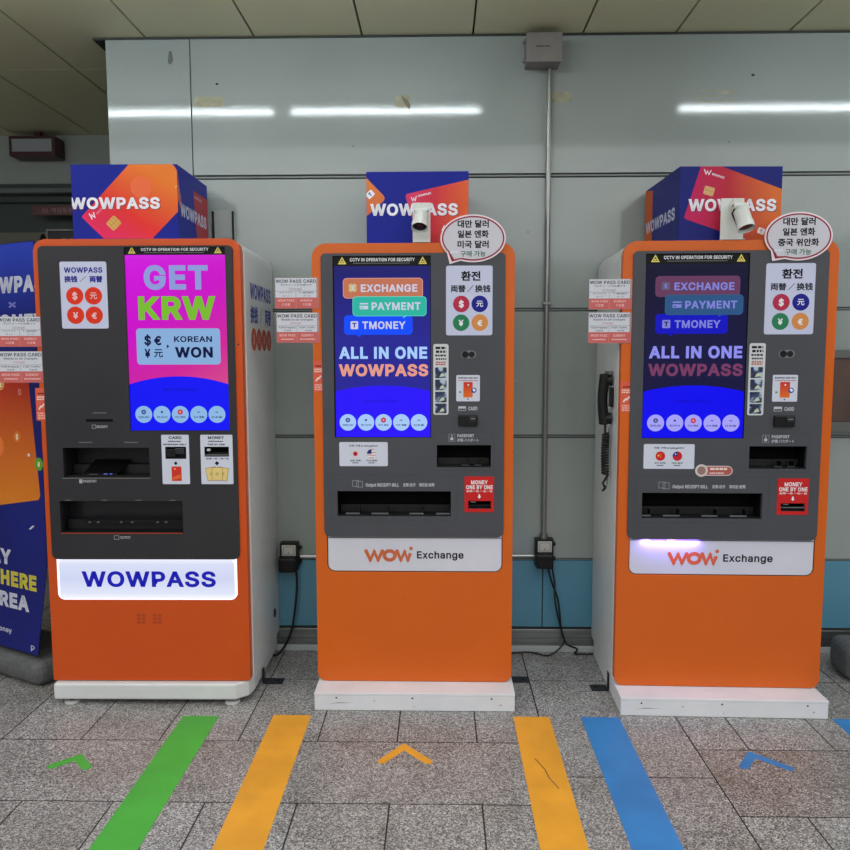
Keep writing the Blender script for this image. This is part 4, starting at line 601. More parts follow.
def slot_tray(t, r, y0, depth, name, lips=(), lipcol=SLOTGREY, inner=SOOT):
    mb = MB(); mb.tray(r[0]-.002, r[1]+.002, r[2]-.002, r[3]+.002, y0, y0+depth, inner); o = mb.build(name, t)
    h = r[3]-r[2]; mb = MB(); mb.box(r[0], r[1], y0+.012, y0+depth-.002, r[2], r[2]+h*.06, BLACK)
    mb.box(r[0]+.004, r[1]-.004, y0+depth*.6, y0+depth-.002, r[2]+h*.06, r[2]+h*.34, mat('tray_step', (9, 9, 11), .5)); mb.build('shelf', o)
    for a_, b_ in lips:
        x0 = r[0]+(r[1]-r[0])*a_; x1 = r[0]+(r[1]-r[0])*b_
        mb = MB(); mb.box(x0, x1, y0+.010, y0+.020, r[2]+h*.065, r[2]+h*.115, lipcol); mb.box(x1-.003, x1, y0+.011, y0+.06, r[2]+h*.065, r[2]+h*.30, BLACK); mb.build('slot_lip', o)
    return o

# ---------------- the currency exchange kiosk (two of them stand here, on white plinths)
def exchange_kiosk(F, var):
    s = F.w/F2.w; right = var == 'right'
    lab = ('orange and grey currency exchange kiosk with bright screen, in the middle of the three', 'orange and grey currency exchange kiosk with dim screen and side telephone, at the right')[right]
    t = thing('exchange_kiosk', lab, 'kiosk', F.C, F.a, 'exchange kiosks standing on white plinths')
    def R(x0, x1, y0, y1): r = F2.r(x0, x1, y0, y1); return (r[0]*s, r[1]*s, r[2], r[3])
    def Pt(px, py): u, z = F2.at(px, py); return (u*s, z)
    w = F.w
    body_shell(t, w+.004, .0835, TOP2+.002, .047, .575 if right else .5, .07, WHITEP)
    # orange front
    pr = R(323.2, 503.9, 253.5, 536.7); pl = R(327.6, 502.0, 500, 571.5)
    hole = []
    hb = rrect(pl[0]-.0025, pl[1]+.0025, pl[2]-.0025, pr[3]+.002, .035, 6, rt=.022)
    mb = MB(); mb.slab(rrect(-w/2, w/2, .0835, TOP2, .038, 7, rt=.06), [hb], 0, .045, ORANGE)
    mb.build('front_frame', t, 'orange lacquered front frame and lower door', bevel=.006, seg=3, weld=True)
    # grey control panel with real openings
    scr = R(333.8, 430.9, 256, 437.4); pas = R(436.9, 490.9, 445, 467.3); out = R(337.7, 450.8, 491, 516.2); mon = R(468.2, 490.8, 500.6, 508.4); crd = R(458.5, 477.4, 415, 425.4)
    pp = list(rrect(pr[0]-.002, pr[1]+.002, pr[2], pr[3]+.0015, .028, 6, rt=.02))
    mb = MB(); mb.slab(pp, [rin(q, 0) for q in (scr, pas, out, mon, crd)], -.007, .012, GREY_PANEL); mb.build('control_panel', t, 'dark grey control panel', weld=True, bevel=.0015, seg=1)
    # thin outlines round the hatches
    a = Art((0, -.007, 0)); g = mat('panel_groove', (44, 46, 50), .5)
    for q in (R(434, 493.6, 432.4, 470.2), R(331, 456.5, 474.8, 520)): a.ring(rin(q, 0), .0006, g)
    a.build('hatch_grooves', t)
    # name plate
    plate = mottled('name_plate_white', (202, 203, 216), (210, 210, 222), 4, rough=.35)
    mb = MB(); mb.slab(rrect(pl[0], pl[1], pl[2], R(0, 1, 528, 530)[3], .032, 6, rt=.003), [], .004, .03, plate); np_ = mb.build('name_plate', t, 'pale plate reading WOW Exchange below the grey panel', bevel=.003, weld=True)
    a = Art((0, .004, 0)); a.ring(rrect(pl[0], pl[1], pl[2], pr[2]-.006, .032, 6, rt=.003), .0016, ink((58, 44, 42)))
    cop = grad('wow_orange', (pl[0], 0, 0), (w, 0, 0), ((.1, (196, 96, 46)), (.6, (196, 110, 84)))) if not right else grad('wow_orange_r', (pl[0], 0, 0), (w, 0, 0), ((.1, (222, 92, 46)), (.6, (206, 104, 92))))
    a.lay = 2; h = .0080*s; z0, z1 = Pt(0, 558.3)[1], Pt(0, 549.5)[1]
    def U(px): return Pt(px, 554)[0]
    a.stroke([(U(366.0), z1), (U(370.2), z0), (U(374.2), z1-.004), (U(378.0), z0), (U(382.3), z1)], h, cop)
    n = 30; cx = U(389.6); cz = (z0+z1)/2; a.ring([(cx+.0235*s*cos(2*pi*i/n), cz+.0205*sin(2*pi*i/n)) for i in range(n)], h, cop)
    a.stroke([(U(397.0), z1), (U(400.8), z0), (U(404.6), z1-.004), (U(407.8), z0), (U(409.8), Pt(0, 553)[1])], h, cop); a.disc(Pt(411.0, 548.6), .0082, cop)
    q = R(416.9, 463.6, 551.5, 558.8); a.text('Exchange', q, INKB, h=.022)
    a.build('lettering', np_)
    # screen
    k = 1.0; C = dict(bg=(40, 38, 146), low=(42, 16, 250), ex=(190, 112, 84), ex2=(214, 150, 140), pay=(44, 178, 158), pay2=(90, 205, 190), tm=(14, 74, 250), tx=(200, 202, 225), all=(166, 204, 252), wow=(228, 154, 134), but=(166, 200, 246), ic=(200, 180, 130))
    if right: C = dict(bg=(22, 20, 62), low=(10, 5, 236), ex=(100, 56, 90), ex2=(104, 60, 96), pay=(42, 82, 128), pay2=(44, 88, 132), tm=(14, 14, 186), tx=(126, 128, 212), all=(140, 140, 238), wow=(116, 58, 96), but=(164, 160, 246), ic=(96, 88, 120))
    dy = .0015
    a = Art((0, dy, 0)); fr = ink((8, 8, 10)); a.rect(box_r(scr, .002), fr); sr = R(334.2, 430.7, 265.9, 437.2); tilt = R(335.8, 430.8, 265.9, 437.2)
    sr = (sr[0]+.004 if not right else sr[0]+.002, sr[1]-.002, sr[2]+.001, sr[3])
    a.up(); a.clip = sr
    bgm = grad('screen_navy_%s' % var, (0, 0, sr[3]), (0, 0, sr[2]-sr[3]), ((0, tuple(int(v*.72) for v in C['bg'])), (.45, C['bg'])), emit=True)
    a.rect(sr, bgm); a.lay = 3; c = Pt(383, 385.5); cu = (sr[0]+sr[1])/2; rad = .55; a.disc((cu, c[1]-rad*.62), rad*1.0, screen(C['low'], k), ry=rad*.62, n=80); a.clip = None
    a.lay = 4; a.rect(R(342.9, 422.9, 277.9, 298.4), screen(C['ex2'], k), .016); a.up(); a.rect(box_r(R(342.9, 422.9, 277.9, 298.4), -.003), screen(C['ex'], k), .014)
    a.up(); a.rect(R(352.5, 426.5, 296.3, 316.2), screen(C['pay2'], k), .016); a.poly([Pt(404, 315), Pt(409, 315), Pt(403, 318.2)], screen(C['pay2'], k)); a.up(); a.rect(box_r(R(352.5, 426.5, 296.3, 316.2), -.003), screen(C['pay'], k), .014)
    a.lay = 4; a.rect(R(344, 412.6, 315.2, 334.8), screen(C['tm'], k), .016); a.poly([Pt(355, 334), Pt(362, 334), Pt(359.5, 337.2)], screen(C['tm'], k))
    a.lay = 9; tx = screen(C['tx'], k)
    a.text('EXCHANGE', R(360.8, 417.4, 284.3, 291.9), tx, h=.028); a.text('PAYMENT', R(371.6, 420.6, 302.3, 310.0), tx, h=.028); a.text('TMONEY', R(362.3, 405.6, 321.4, 329.0), tx, h=.028)
    c0 = Pt(352.6, 287.9)
    for i in range(4): a.disc((c0[0]+.011*s*cos(pi/4+i*pi/2), c0[1]+.011*sin(pi/4+i*pi/2)), .0095, screen(C['ic'], k), n=14)
    a.up(); a.text('$', (c0[0]-.005, c0[0]+.005, c0[1]-.009, c0[1]+.009), tx, h=.02); a.lay = 9
    r_ = R(359.7, 368.2, 303, 309.2); a.rect(r_, tx, .003); a.up().rect((r_[0], r_[1], r_[2]+(r_[3]-r_[2])*.55, r_[2]+(r_[3]-r_[2])*.78), screen(C['pay'], k)); a.rect((r_[0]+.004, r_[0]+.016, r_[2]+.004, r_[2]+.008), screen(C['pay'], k)); a.lay = 9
    r_ = R(350.6, 358.2, 321.2, 329.2); a.rect(r_, tx, .004); a.up(); a.text('T', box_r(r_, -.007), screen(C['bg'], k), h=.03)
    a.lay = 9; a.text('ALL IN ONE', R(339, 427.2, 346.8, 358.8), screen(C['all'], k), h=.036); a.text('WOWPASS', R(338.8, 428.2, 364.2, 376.2), screen(C['wow'], k), h=.037)
    fa = screen(tuple(min(255, int(v*.9)) for v in C['low']), k); a.bars(R(364, 401, 399, 403), fa, 1, 3)
    lang_buttons(a, F2, (347.9, 366, 383.5, 401.3, 419.0), 422.4, .0362, k, C['but'], sc_=s)
    a.build('touch_screen', t, 'lit touch screen reading ALL IN ONE WOWPASS')
    mb = MB(); mb.tray(scr[0], scr[1], scr[2], scr[3], -.006, dy+.001, BLACK); mb.build('screen_bezel', t)
    warning_strip(t, R(333.9, 430.8, 256.0, 265.7), .0002)
    # exchange notice with four currency discs
    a = Art((0, -.0078, 0)); sg = mat('notice_lilac', (196, 200, 226), .35); q = R(445.8, 492.6, 265.6, 335.6)
    a.rect(q, ink((120, 124, 140)), .010); a.up(); a.rect(box_r(q, -.0012), sg, .009); a.up()
    a.text('환전', R(461, 480.4, 271.3, 280.9), INKB, h=.035); a.text('両替', R(450.8, 465.6, 285.1, 292.5), INKB, h=.03); a.text('换钱', R(475, 490.4, 285.1, 292.5), INKB, h=.03)
    a.ring([Pt(467.4, 292), Pt(473.2, 285.6)], .0012, INKB, False)
    for px, py, col, sy in ((461.2, 304.1, (180, 44, 76), '$'), (479.6, 304.0, (26, 30, 138), '元'), (461.0, 322.8, (40, 124, 84), '¥'), (479.7, 322.7, (214, 140, 76), '€')): currency_disc(a, Pt(px, py), .0352, col, sy, WHITE)
    a.build('currency_notice', t, 'pale notice with red, blue, green and orange currency discs')
    # scanner window
    a = Art((0, -.007, 0)); q = R(461, 476, 350.7, 358.2); a.rect(q, ink((120, 124, 126)), (q[3]-q[2])/2-.0002); a.up(); a.disc(Pt(465.2, 354.5), .0150, BLACK); a.disc(Pt(471.6, 354.5), .0135, BLACK); a.up(); a.disc(Pt(464.8, 354.6), .010, mat('lens_glass', (16, 18, 22), .05)); a.build('scanner_window', t, 'oval scanner window with two dark lenses')
    # instruction sticker
    q = R(433.3, 448.5, 344, 414.6); a = Art((0, -.007, 0)); a.rect(q, mat('sticker_cream', (204, 206, 208), .4), .009); a.up(); u0, u1 = q[0]+.008, q[1]-.008
    for y0, y1, n, c_ in ((347, 354.5, 2, INKB), (355, 357.8, 1, INKB), (358.6, 361, 1, INKB), (362, 366.2, 2, ink((176, 74, 70)))): z = R(0, 1, y0, y1); a.bars((u0, u1, z[2], z[3]), c_, n, int(y0))
    ph = mottled('instruction_photo', (26, 34, 62), (176, 190, 206), 42, lo=.42, hi=.66, c3=(60, 84, 122), detail=1)
    for y0, y1 in ((368, 378.7), (380, 390.6), (392, 402.5), (403.6, 413.2)):
        z = R(0, 1, y0, y1); a.rect((u0, u1, z[2], z[3]), ph, .004); a.up(); a.disc((u0+.006, z[3]-.006), .006, ink((26, 44, 110)), n=12); a.poly([(u0+.018, z[2]+.004), (u1-.008, z[2]+.01), (u1-.016, z[2]+.024), (u0+.024, z[2]+.017)], ink((196, 204, 178))); a.lay -= 1
    a.build('instruction_sticker', t, 'tall narrow sticker with four small instruction photos')
    # card sticker
    q = R(456.2, 479.8, 375, 401.2); a = Art((0, -.007, 0)); a.rect(q, STICK, .005); a.up()
    a.text('WOWPASS CARD ONLY', R(458, 478.3, 377.0, 378.8), INKB, h=.03); a.bars(R(458, 478, 380, 381.2), ink((176, 60, 60)), 1, 4)
    c = R(463.3, 472.6, 382, 397.3); a.rect(c, grad('card_print', (0, 0, c[3]), (0, 0, c[2]-c[3]), ((0, (200, 40, 40)), (1, (226, 112, 40)))), .003); a.up(); a.disc(Pt(468.2, 384.8), .004, WHITE, n=12); a.disc(Pt(473.8, 390.2), .0115, ink((30, 70, 160))); a.up(); a.poly([Pt(472.2, 389), Pt(474.2, 388.4), Pt(475.8, 390.4), Pt(473.8, 391.8)], WHITE)
    a.disc(Pt(460, 392), .005, ink((96, 160, 110)), n=12); a.poly([Pt(466.8, 398.4), Pt(468.8, 398.4), Pt(467.8, 400)], INKB); a.build('card_sticker', t, 'white sticker showing a red transit card')
    # labels printed on the panel
    a = Art((0, -.007, 0)); pr_ = ink((190, 194, 200)); q = R(458.3, 465.9, 406.2, 410.6); a.rect(q, pr_, .001); a.up().rect((q[0]+.002, q[1]-.002, q[2]+.002, q[2]+(q[3]-q[2])*.5), GREY_PANEL); a.lay = 1
    a.text('CARD', R(468.2, 477.3, 406.5, 410.2), pr_, h=.03)
    q = R(448.6, 455.0, 433.6, 441.4); a.ring(rin(q, -.001), .0012, ink((130, 134, 140))); a.disc(Pt(451.8, 438.6), .007, pr_, n=14); a.disc(Pt(451.8, 435.6), .003, pr_, n=10)
    a.text('PASSPORT', R(457.3, 474, 434, 437), pr_, h=.03); a.text('护照·パスポート', R(457.3, 478.6, 438.3, 441.6), pr_, h=.02)
    for dx, dyy in ((0, 0), (4, .8)): q = R(352.8+dx, 358.6+dx, 480.2+dyy, 486.0+dyy); a.ring(rin(q, 0), .0010, ink((150, 154, 160)))
    a.text('Output RECEIPT·BILL', R(365.8, 399, 483.0, 486.3), pr_, h=.03); a.text('发票·纸币', R(403, 415.5, 482.8, 486.4), pr_, h=.02); a.text('領収証·紙幣', R(419, 434.6, 482.8, 486.4), pr_, h=.02)
    a.build('panel_lettering', t, 'small pale lettering and icons on the grey panel')
    # card reader
    mb = MB(); mb.box(crd[0], crd[1], -.022, .0, crd[2], crd[3], BLACK); rd_ = mb.build('card_reader', t, 'protruding black card reader', bevel=.003)
    mb = MB(); mb.box(crd[0]+.046, crd[1]-.006, -.026, -.0225, crd[2]+.018, crd[3]-.005, mat('reader_gloss', (38, 40, 42), .2)); mb.build('reader_mouth', rd_, bevel=.002)
    a = Art((0, -.026, 0)); a.rect((crd[0]+.052, crd[1]-.01, crd[3]-.016, crd[3]-.012), ink((120, 122, 126))); a.build('reader_mark', rd_)
    slot_tray(t, pas, -.005, .12, 'passport_slot', ((.46, .60), (.70, .82)), mat('lip_dull', (46, 50, 54), .4))
    slot_tray(t, out, -.005, .13, 'output_tray', ((.07, .195), (.30, .45), (.635, .76), (.87, .995)) if not right else ((.0, .08), (.185, .325), (.51, .64), (.745, .885)))
    # note inlet with its red sign
    q = R(464.4, 493.8, 476.2, 511.8); red = ink((196, 34, 34)); mb = MB(); mb.slab(rrect(*q, .004, 3), [rin(mon, 0)], -.0085, -.0072, red); m_ = mb.build('money_sign', t, 'red sign reading MONEY ONE BY ONE round the note inlet', weld=True)
    a = Art((0, -.0085, 0)); a.text('MONEY', R(471, 487.6, 480.0, 484.0), WHITE, h=.028); a.text('ONE BY ONE', R(466, 492.6, 484.9, 488.9), WHITE, h=.028); a.text('紙幣一枚·一张一张', R(466.4, 492.4, 489.8, 491.9), WHITE, h=.015)
    c = Pt(479.2, 496.2); a.poly([(c[0]-.008, c[1]), (c[0]+.008, c[1]), (c[0], c[1]-.010)], WHITE); a.rect((c[0]-.0035, c[0]+.0035, c[1], c[1]+.010), WHITE); a.build('lettering', m_)
    sl = slot_tray(t, mon, -.007, .05, 'note_inlet'); mb = MB(); hz = (mon[2]+mon[3])/2; mb.box(mon[0]+.003, mon[1]-.003, -.010, .0, hz-.003, hz+.001, SLOTGREY if right else BLACK); mb.box(mon[0]+.010, mon[0]+.032, -.0095, 0, mon[3]-.007, mon[3]-.003, SLOTGREY); mb.build('inlet_lip', sl)
    # selling sign
    q = R(339.6, 387.9, 441.9, 465.9); a = Art((0, -.007, 0)); sx = .0 if not right else 0
    if right:
        p0 = F3.r(643.2, 693.9, 443.9, 468.6); q = p0
    def Q(fx, fz): return (q[0]+(q[1]-q[0])*fx, q[3]-(q[3]-q[2])*fz)
    a.rect(q, STICK, .006); a.up(); A0 = Q(.2, .21); A1 = Q(.8, .11); a.text('외화 구매 & SellingKRW', (A0[0], A1[0], A0[1], A1[1]), INKB, h=.02)
    rr_ = (q[3]-q[2])*.19; c = Q(.33, .485); d = Q(.665, .485)
    if not right:
        a.disc(c, rr_, ink((218, 206, 214))); a.up().disc(c, rr_*.48, ink((176, 24, 44))); a.lay -= 1
        st = ink((228, 226, 232)); a.disc(d, rr_, st); a.up(); rd2 = ink((186, 50, 60))
        for i in range(7):
            zz = d[1]+rr_*(.95-i*.29); 
            if i % 2 == 0:
                hw = math.sqrt(max(0, rr_**2-(zz-d[1]-rr_*.07)**2)); a.rect((d[0]-hw, d[0]+hw, zz-rr_*.145, zz), rd2)
        a.up(); a.poly([d]+[(d[0]+rr_*cos(t_), d[1]+rr_*sin(t_)) for t_ in [pi/2+i*pi/16 for i in range(9)]], ink((36, 52, 120)))
        n1, n2 = '일본 엔화', '미국 달러'
    else:
        a.disc(c, rr_, ink((206, 30, 36))); a.up().disc((c[0]-rr_*.4, c[1]+rr_*.1), rr_*.26, ink((236, 190, 70)), n=5); 
        for i in range(4): a.disc((c[0]+rr_*(.05+.1*(i in (1, 2))), c[1]+rr_*(.5-.28*i)), rr_*.09, ink((236, 190, 70)), n=5)
        a.lay -= 1; a.disc(d, rr_, ink((196, 30, 48))); a.up(); a.poly([d]+[(d[0]+rr_*cos(t_), d[1]+rr_*sin(t_)) for t_ in [pi/2+i*pi/16 for i in range(9)]], ink((32, 44, 130))); a.up().disc((d[0]-rr_*.4, d[1]+rr_*.4), rr_*.16, WHITE, n=12)
        n1, n2 = '중국 위안화', '대만 달러'
    a.lay = 3
    for n_, fx in ((n1, .33), (n2, .665)):
        A0 = Q(fx-.11, .80); A1 = Q(fx+.11, .73); a.text(n_, (A0[0], A1[0], A0[1], A1[1]), INKB, h=.02); A0 = Q(fx-.07, .89); A1 = Q(fx+.07, .835); a.bars((A0[0], A1[0], A0[1], A1[1]), INKB, 1, int(fx*100))
    a.build('selling_sticker', t, ('white sticker with the flags of Japan and the United States', 'white sticker with the flags of China and Taiwan')[right])
    # side sticker folded over the left edge
    q = F.r(*((620.2, 632.2, 381.6, 412.6) if right else (313.3, 323.2, 360.7, 391.8))); a = Art((0, -.0004, 0)); red_strip(a, q); a.build('warning_sticker', t, 'small red warning sticker on the left edge')
    if right:
        q = F.r(694.5, 732.2, 464.2, 476.4); a = Art((0, -.007, 0)); q1 = (q[0]+.01, q[1], q[2]+.004, q[3]-.006); a.rect(q1, ink((212, 196, 196)), .022); a.up(); a.rect(box_r(q1, -.004), ink((176, 92, 84)), .018); a.up()
        a.bars((q1[0]+.05, q1[1]-.02, q1[2]+.022, q1[3]-.006), ink((232, 212, 208)), 1, 11); a.bars((q1[0]+.05, q1[1]-.03, q1[2]+.007, q1[2]+.016), ink((232, 206, 200)), 1, 8)
        a.up(); a.disc((q[0]+.027, (q[2]+q[3])/2), .027, ink((208, 198, 194))); a.up(); a.disc((q[0]+.027, (q[2]+q[3])/2), .018, ink((150, 120, 112))); a.build('promotion_sticker', t, 'pill-shaped pinkish promotion sticker')
        # violet light strips under the lip of the panel, shining on the plate
        for x0, x1 in ((650, 667), (675, 700)):
            r_ = F3.r(x0, x1, 541, 542.5); mb = MB(); mb.box(r_[0], r_[1], -.004, .003, pr[2]-.0065, pr[2]-.0008, mat('violet_led', (10, 10, 20), .4, emit=(120, 90, 255), es=1.3)); mb.build('light_strip', t, 'violet light strip above the name plate')
        l = area('light_strip_glow', (0, 0, 0), .24, .006, .55, (.32, .2, 1), (radians(38), 0, 0)); l.parent = t; l.location = (F3.r(672, 673, 540, 541)[0]-.01, -.012, pr[2]-.003)
    # dark scuffs
    a = Art((0, 0, 0)); p = Pt(404, 598) if not right else F3.at(716, 664); a.disc(p, .003, ink((120, 60, 30)), ry=.0015, n=8); a.build('scuff_mark', t)
    # side fixings
    for z in (.95, 1.12, 1.43) if not right else (1.25, 1.55):
        mb = MB(); mb.cyl((w/2+.002, .03, z), (w/2+.010, .03, z), .006, .005, STEEL, 10); mb.build('side_screw', t)
    return t
def red_strip(a, q):
    a.rect(q, ink((214, 92, 70))); a.up(); h = q[3]-q[2]; w = q[1]-q[0]; a.rect((q[0]+w*.2, q[1]-w*.2, q[3]-h*.19, q[3]-h*.15), ink((120, 30, 24)))
    a.bars((q[0]+w*.1, q[1]-w*.1, q[3]-h*.38, q[3]-h*.24), ink((240, 206, 196)), 2, 3)
    c = ((q[0]+q[1])/2, q[2]+h*.42); a.ring([(c[0]-w*.24, c[1]-h*.08), (c[0]-w*.05, c[1]+h*.02), (c[0]+w*.05, c[1]), (c[0]+w*.28, c[1]+h*.1)], w*.07, ink((240, 214, 206)), False)
    a.bars((q[0]+w*.1, q[1]-w*.1, q[2]+h*.04, q[2]+h*.26), ink((238, 180, 166)), 3, 9)
K2 = exchange_kiosk(F2, 'middle'); K3 = exchange_kiosk(F3, 'right')

# ---------------- plinths
def plinth(x0, x1, y0, ang, depth, lab, holes):
    t = thing('plinth', lab, 'plinth', (x0, y0, 0), ang, 'white plinths under the exchange kiosks'); w = x1-x0
    mb = MB(); mb.box(0, w, .0, depth, .001, .068, PLINTH); mb.build('base_board', t, bevel=.003)
    mb = MB(); mb.box(-.001, w+.001, -.001, depth, .0682, .081, PLINTH); mb.build('top_board', t, bevel=.002)
    a = Art((0, 0, 0))
    for h in holes: a.disc((w*h, .058), .0042, ink((60, 62, 64)), n=10)
    g = ink((150, 150, 154)); a.poly([(w*.07, .03), (w*.1, .033), (w*.2, .036), (w*.12, .038)], g); a.disc((w*.3, .045), .006, g, ry=.002, n=8); a.disc((w*.93, .03), .005, g, ry=.003, n=8); a.disc((w*.5, .02), .004, ink((190, 176, 168)), ry=.002, n=8)
    a.build('screw_holes', t)
plinth(-.547, .325, 3.192, -.002, .60, 'white painted plinth board under the middle kiosk', (.11, .49, .885))
plinth(.776, 1.648, 3.163, -.0236, .66, 'white painted plinth board under the right kiosk', (.10, .49, .90))

# ---------------- the card kiosk on the left
def card_kiosk():
    F = F1; R = F.r; w = F.w
    t = thing('card_kiosk', 'orange and black card kiosk with magenta screen and backlit WOWPASS sign, at the left', 'kiosk', F.C, F.a)
    body_shell(t, w+.012, .101, TOP1-.001, .048, .612, .06, WHITEP)
    pr = R(45.4, 236.4, 245.9, 559); pl = R(55.6, 239.6, 520, 599.5)
    pl = (pr[0]+.017, pr[1]-.017, pl[2], pl[3])
    lo = rrect(pl[0]-.0015, pl[1]+.0015, pl[2]-.002, pr[2]+.04, .030, 6, rt=0); tp = rrect(pr[0]-.001, pr[1]+.001, pr[2]+.04, pr[3]+.001, 0, 6, rt=.024)
    hb = lo[:7]+[(pl[1]+.0015, pr[2]+.04)]+tp[1:-1]+[tp[-1], (pl[0]-.0015, pr[2]+.04)]+lo[-7:]
    mb = MB(); mb.slab(rrect(-w/2, w/2, .104, TOP1, .006, 3, rt=.05), [hb], 0, .047, ORANGE_D); mb.build('front_frame', t, 'orange lacquered front frame and lower door', bevel=.005, seg=3, weld=True)
    mb = MB(); o = [(-w/2+.010, -.028), (w/2-.06, -.028), (w/2-.010, .015), (w/2+.002, .07), (w/2+.002, .58), (-w/2+.012, .58)]
    zt, zb = .100, .026
    mb.face([(x, y, zt) for x, y in o], WHITEP); mb.face([(x, y, zb) for x, y in o][::-1], WHITEP)
    for i in range(len(o)): a_, b_ = o[i-1], o[i]; mb.face([(a_[0], a_[1], zb), (b_[0], b_[1], zb), (b_[0], b_[1], zt), (a_[0], a_[1], zt)], WHITEP)
    mb.build('base', t, 'white rounded base on levelling feet', weld=True, bevel=.010, seg=3)
    for x in (-w/2+.075, w/2-.085):
        for y in (.012, .5):
            mb = MB(); mb.cyl((x, y, .0005), (x, y, .012), .034, .032, mat('foot_white', (190, 190, 188), .4), 20); mb.cyl((x, y, .012), (x, y, .026), .012, .012, BLACK, 12); mb.build('levelling_foot', t)
    scr = R(127.6, 227.5, 247.2, 430.6); sc1 = R(126.2, 226.2, 246, 254.8); cs = R(166, 186.8, 446.5, 458.6); ms = R(205, 229.4, 446.5, 456.4); ps = R(64, 150, 447.6, 477.2); ow = R(61, 183.3, 500.7, 533.3); rs = R(87, 113.6, 418.9, 421.8)
    mb = MB(); mb.slab(rrect(pr[0], pr[1], pr[2], pr[3], .028, 6, rt=.022), [rin(q, 0) for q in (scr, cs, ms, ps, ow, rs)], -.007, .012, DARK_PANEL); mb.build('control_panel', t, 'black control panel', weld=True, bevel=.0015, seg=1)
    a = Art((0, -.007, 0)); g = mat('black_groove', (30, 30, 32), .5); hi = ink((104, 104, 104))
    for q in (R(84.5, 116, 408.5, 431), R(62, 154, 437, 486), R(59, 187, 497, 541)): a.ring(rin(q, 0), .0006, g)
    for px in (93.6, 79.6, 125.0): 
        y = 412.8 if px == 93.6 else 442.2; q = R(px, px+13.6, y-.5, y+.5); a.rect(q, hi)
    for px in (66, 102, 136, 170): a.rect(R(px, px+6, 500.9-1.4, 501.5-1.2), hi)
    pr_ = ink((170, 172, 176)); q = R(93, 96.4, 424.8, 428.2); a.ring(rin(q, 0), .0008, pr_); a.text('RECEIPT', R(97.4, 108.4, 425.4, 427.8), pr_, h=.03)
    q = R(80, 83.2, 479, 483); a.rect(q, pr_, .001); a.text('PASSPORT', R(84, 97.4, 479.6, 482.2), pr_, h=.03); q = R(115, 119.6, 535.2, 539); a.ring(rin(q, 0), .0008, pr_); a.text('OUTPUT', R(121, 131.2, 535.8, 538.4), pr_, h=.03)
    a.build('panel_lettering', t, 'tiny pale labels on the black panel')
    # illuminated name plate
    mb = MB(); zc = pr[2]+.02; glow = grad('sign_light', (0, 0, pl[2]), (0, 0, pr[2]-pl[2]), ((0, (255, 255, 255)), (.16, (224, 230, 250))), emit=True)
    el = glow.node_tree.nodes['Color Ramp'].color_ramp.elements
    for p_, c_ in ((.5, (208, 214, 242)), (.86, (216, 222, 246)), (1.0, (240, 242, 255))): e = el.new(p_); e.color = rgb(c_)
    gm = mat('sign_edge_light', (230, 232, 240), .3, emit=(236, 238, 255), es=1.0)
    mb.slab(rrect(pl[0], pl[1], pl[2], zc, .03, 6, rt=.002), [], -.002, .02, gm); np_ = mb.build('illuminated_sign', t, 'backlit white sign with blue letters WOWPASS', weld=True, bevel=.002)
    a = Art((0, -.002, 0)); a.rect((pl[0]+.009, pl[1]-.009, pl[2]+.003, pr[2]-.0015), glow, .022); a.up(); q = R(82, 215.9, 571.2, 586.8); a.text('WOWPASS', q, mat('sign_blue', (6, 8, 130), .4, emit=(4, 8, 160), es=.7), h=.03); a.build('lettering', np_, 'deep blue letters')
    # screen
    k = 1.0; sr = R(127.8, 227.3, 254.8, 430.4); a = Art((0, .0015, 0)); a.rect(scr, ink((6, 6, 8))); a.up(); a.clip = sr
    mg = grad('screen_magenta', (sr[0], 0, sr[3]), (sr[1]-sr[0], 0, (sr[2]-sr[3])), ((0, (206, 6, 222)), (.35, (200, 8, 196))), emit=True); el = mg.node_tree.nodes['Color Ramp'].color_ramp.elements
    for p_, c_ in ((.62, (206, 36, 150)), (.85, (212, 80, 130))): e = el.new(p_); e.color = rgb(c_)
    D = Vector((sr[1]-sr[0], 0, sr[2]-sr[3])); 
    a.rect(sr, mg); a.up(); c = F.at(180, 376.3); cu = (sr[0]+sr[1])/2; R0 = .62; a.disc((cu, c[1]-R0*.9), R0, screen((16, 18, 244), k), ry=R0*.9, n=100); a.clip = None; a.up()
    gt = screen((140, 152, 214), k); gr = screen((118, 186, 46), k)
    a.text('GET', R(143.6, 207.8, 265.2, 289.6), gt, h=.036); a.text('KRW', R(138.2, 215.6, 296.2, 319.8), gr, h=.038)
    q = R(136.6, 220.4, 328.4, 364.6); a.rect(q, screen((152, 160, 220), k), .014); a.up(); a.rect(box_r(q, -.0025), screen((134, 172, 216), k), .012); a.up(); dk = screen((12, 18, 62), k)
    for s_, x0, x1, y0, y1 in (('$', 144.2, 151, 335.6, 345.2), ('€', 154, 161.4, 336, 345.2), ('¥', 144.6, 150.6, 349, 357.8)): a.text(s_, R(x0, x1, y0, y1), dk, h=.03)
    a.text('元', R(154, 163, 349.2, 357.6), dk, h=.02); a.poly([F.at(166.8, 344.4), F.at(169.4, 346.4), F.at(166.8, 348.4)], dk)
    a.text('KOREAN', R(174, 212, 336.2, 342.0), dk, h=.025); a.text('WON', R(175, 212.8, 347, 357.6), dk, h=.036)
    a.bars(R(161, 200, 387.6, 391.6), screen((14, 15, 214), k), 1, 6)
    lang_buttons(a, F, (143.8, 162.0, 180.3, 198.8, 217.0), 414.4, .0366, k, (140, 182, 226)); a.build('touch_screen', t, 'lit magenta and blue touch screen reading GET KRW')
    mb = MB(); mb.tray(*scr, -.006, .0025, BLACK); mb.build('screen_bezel', t)
    warning_strip(t, (scr[0], scr[1], sc1[2], sc1[3]), .0002)
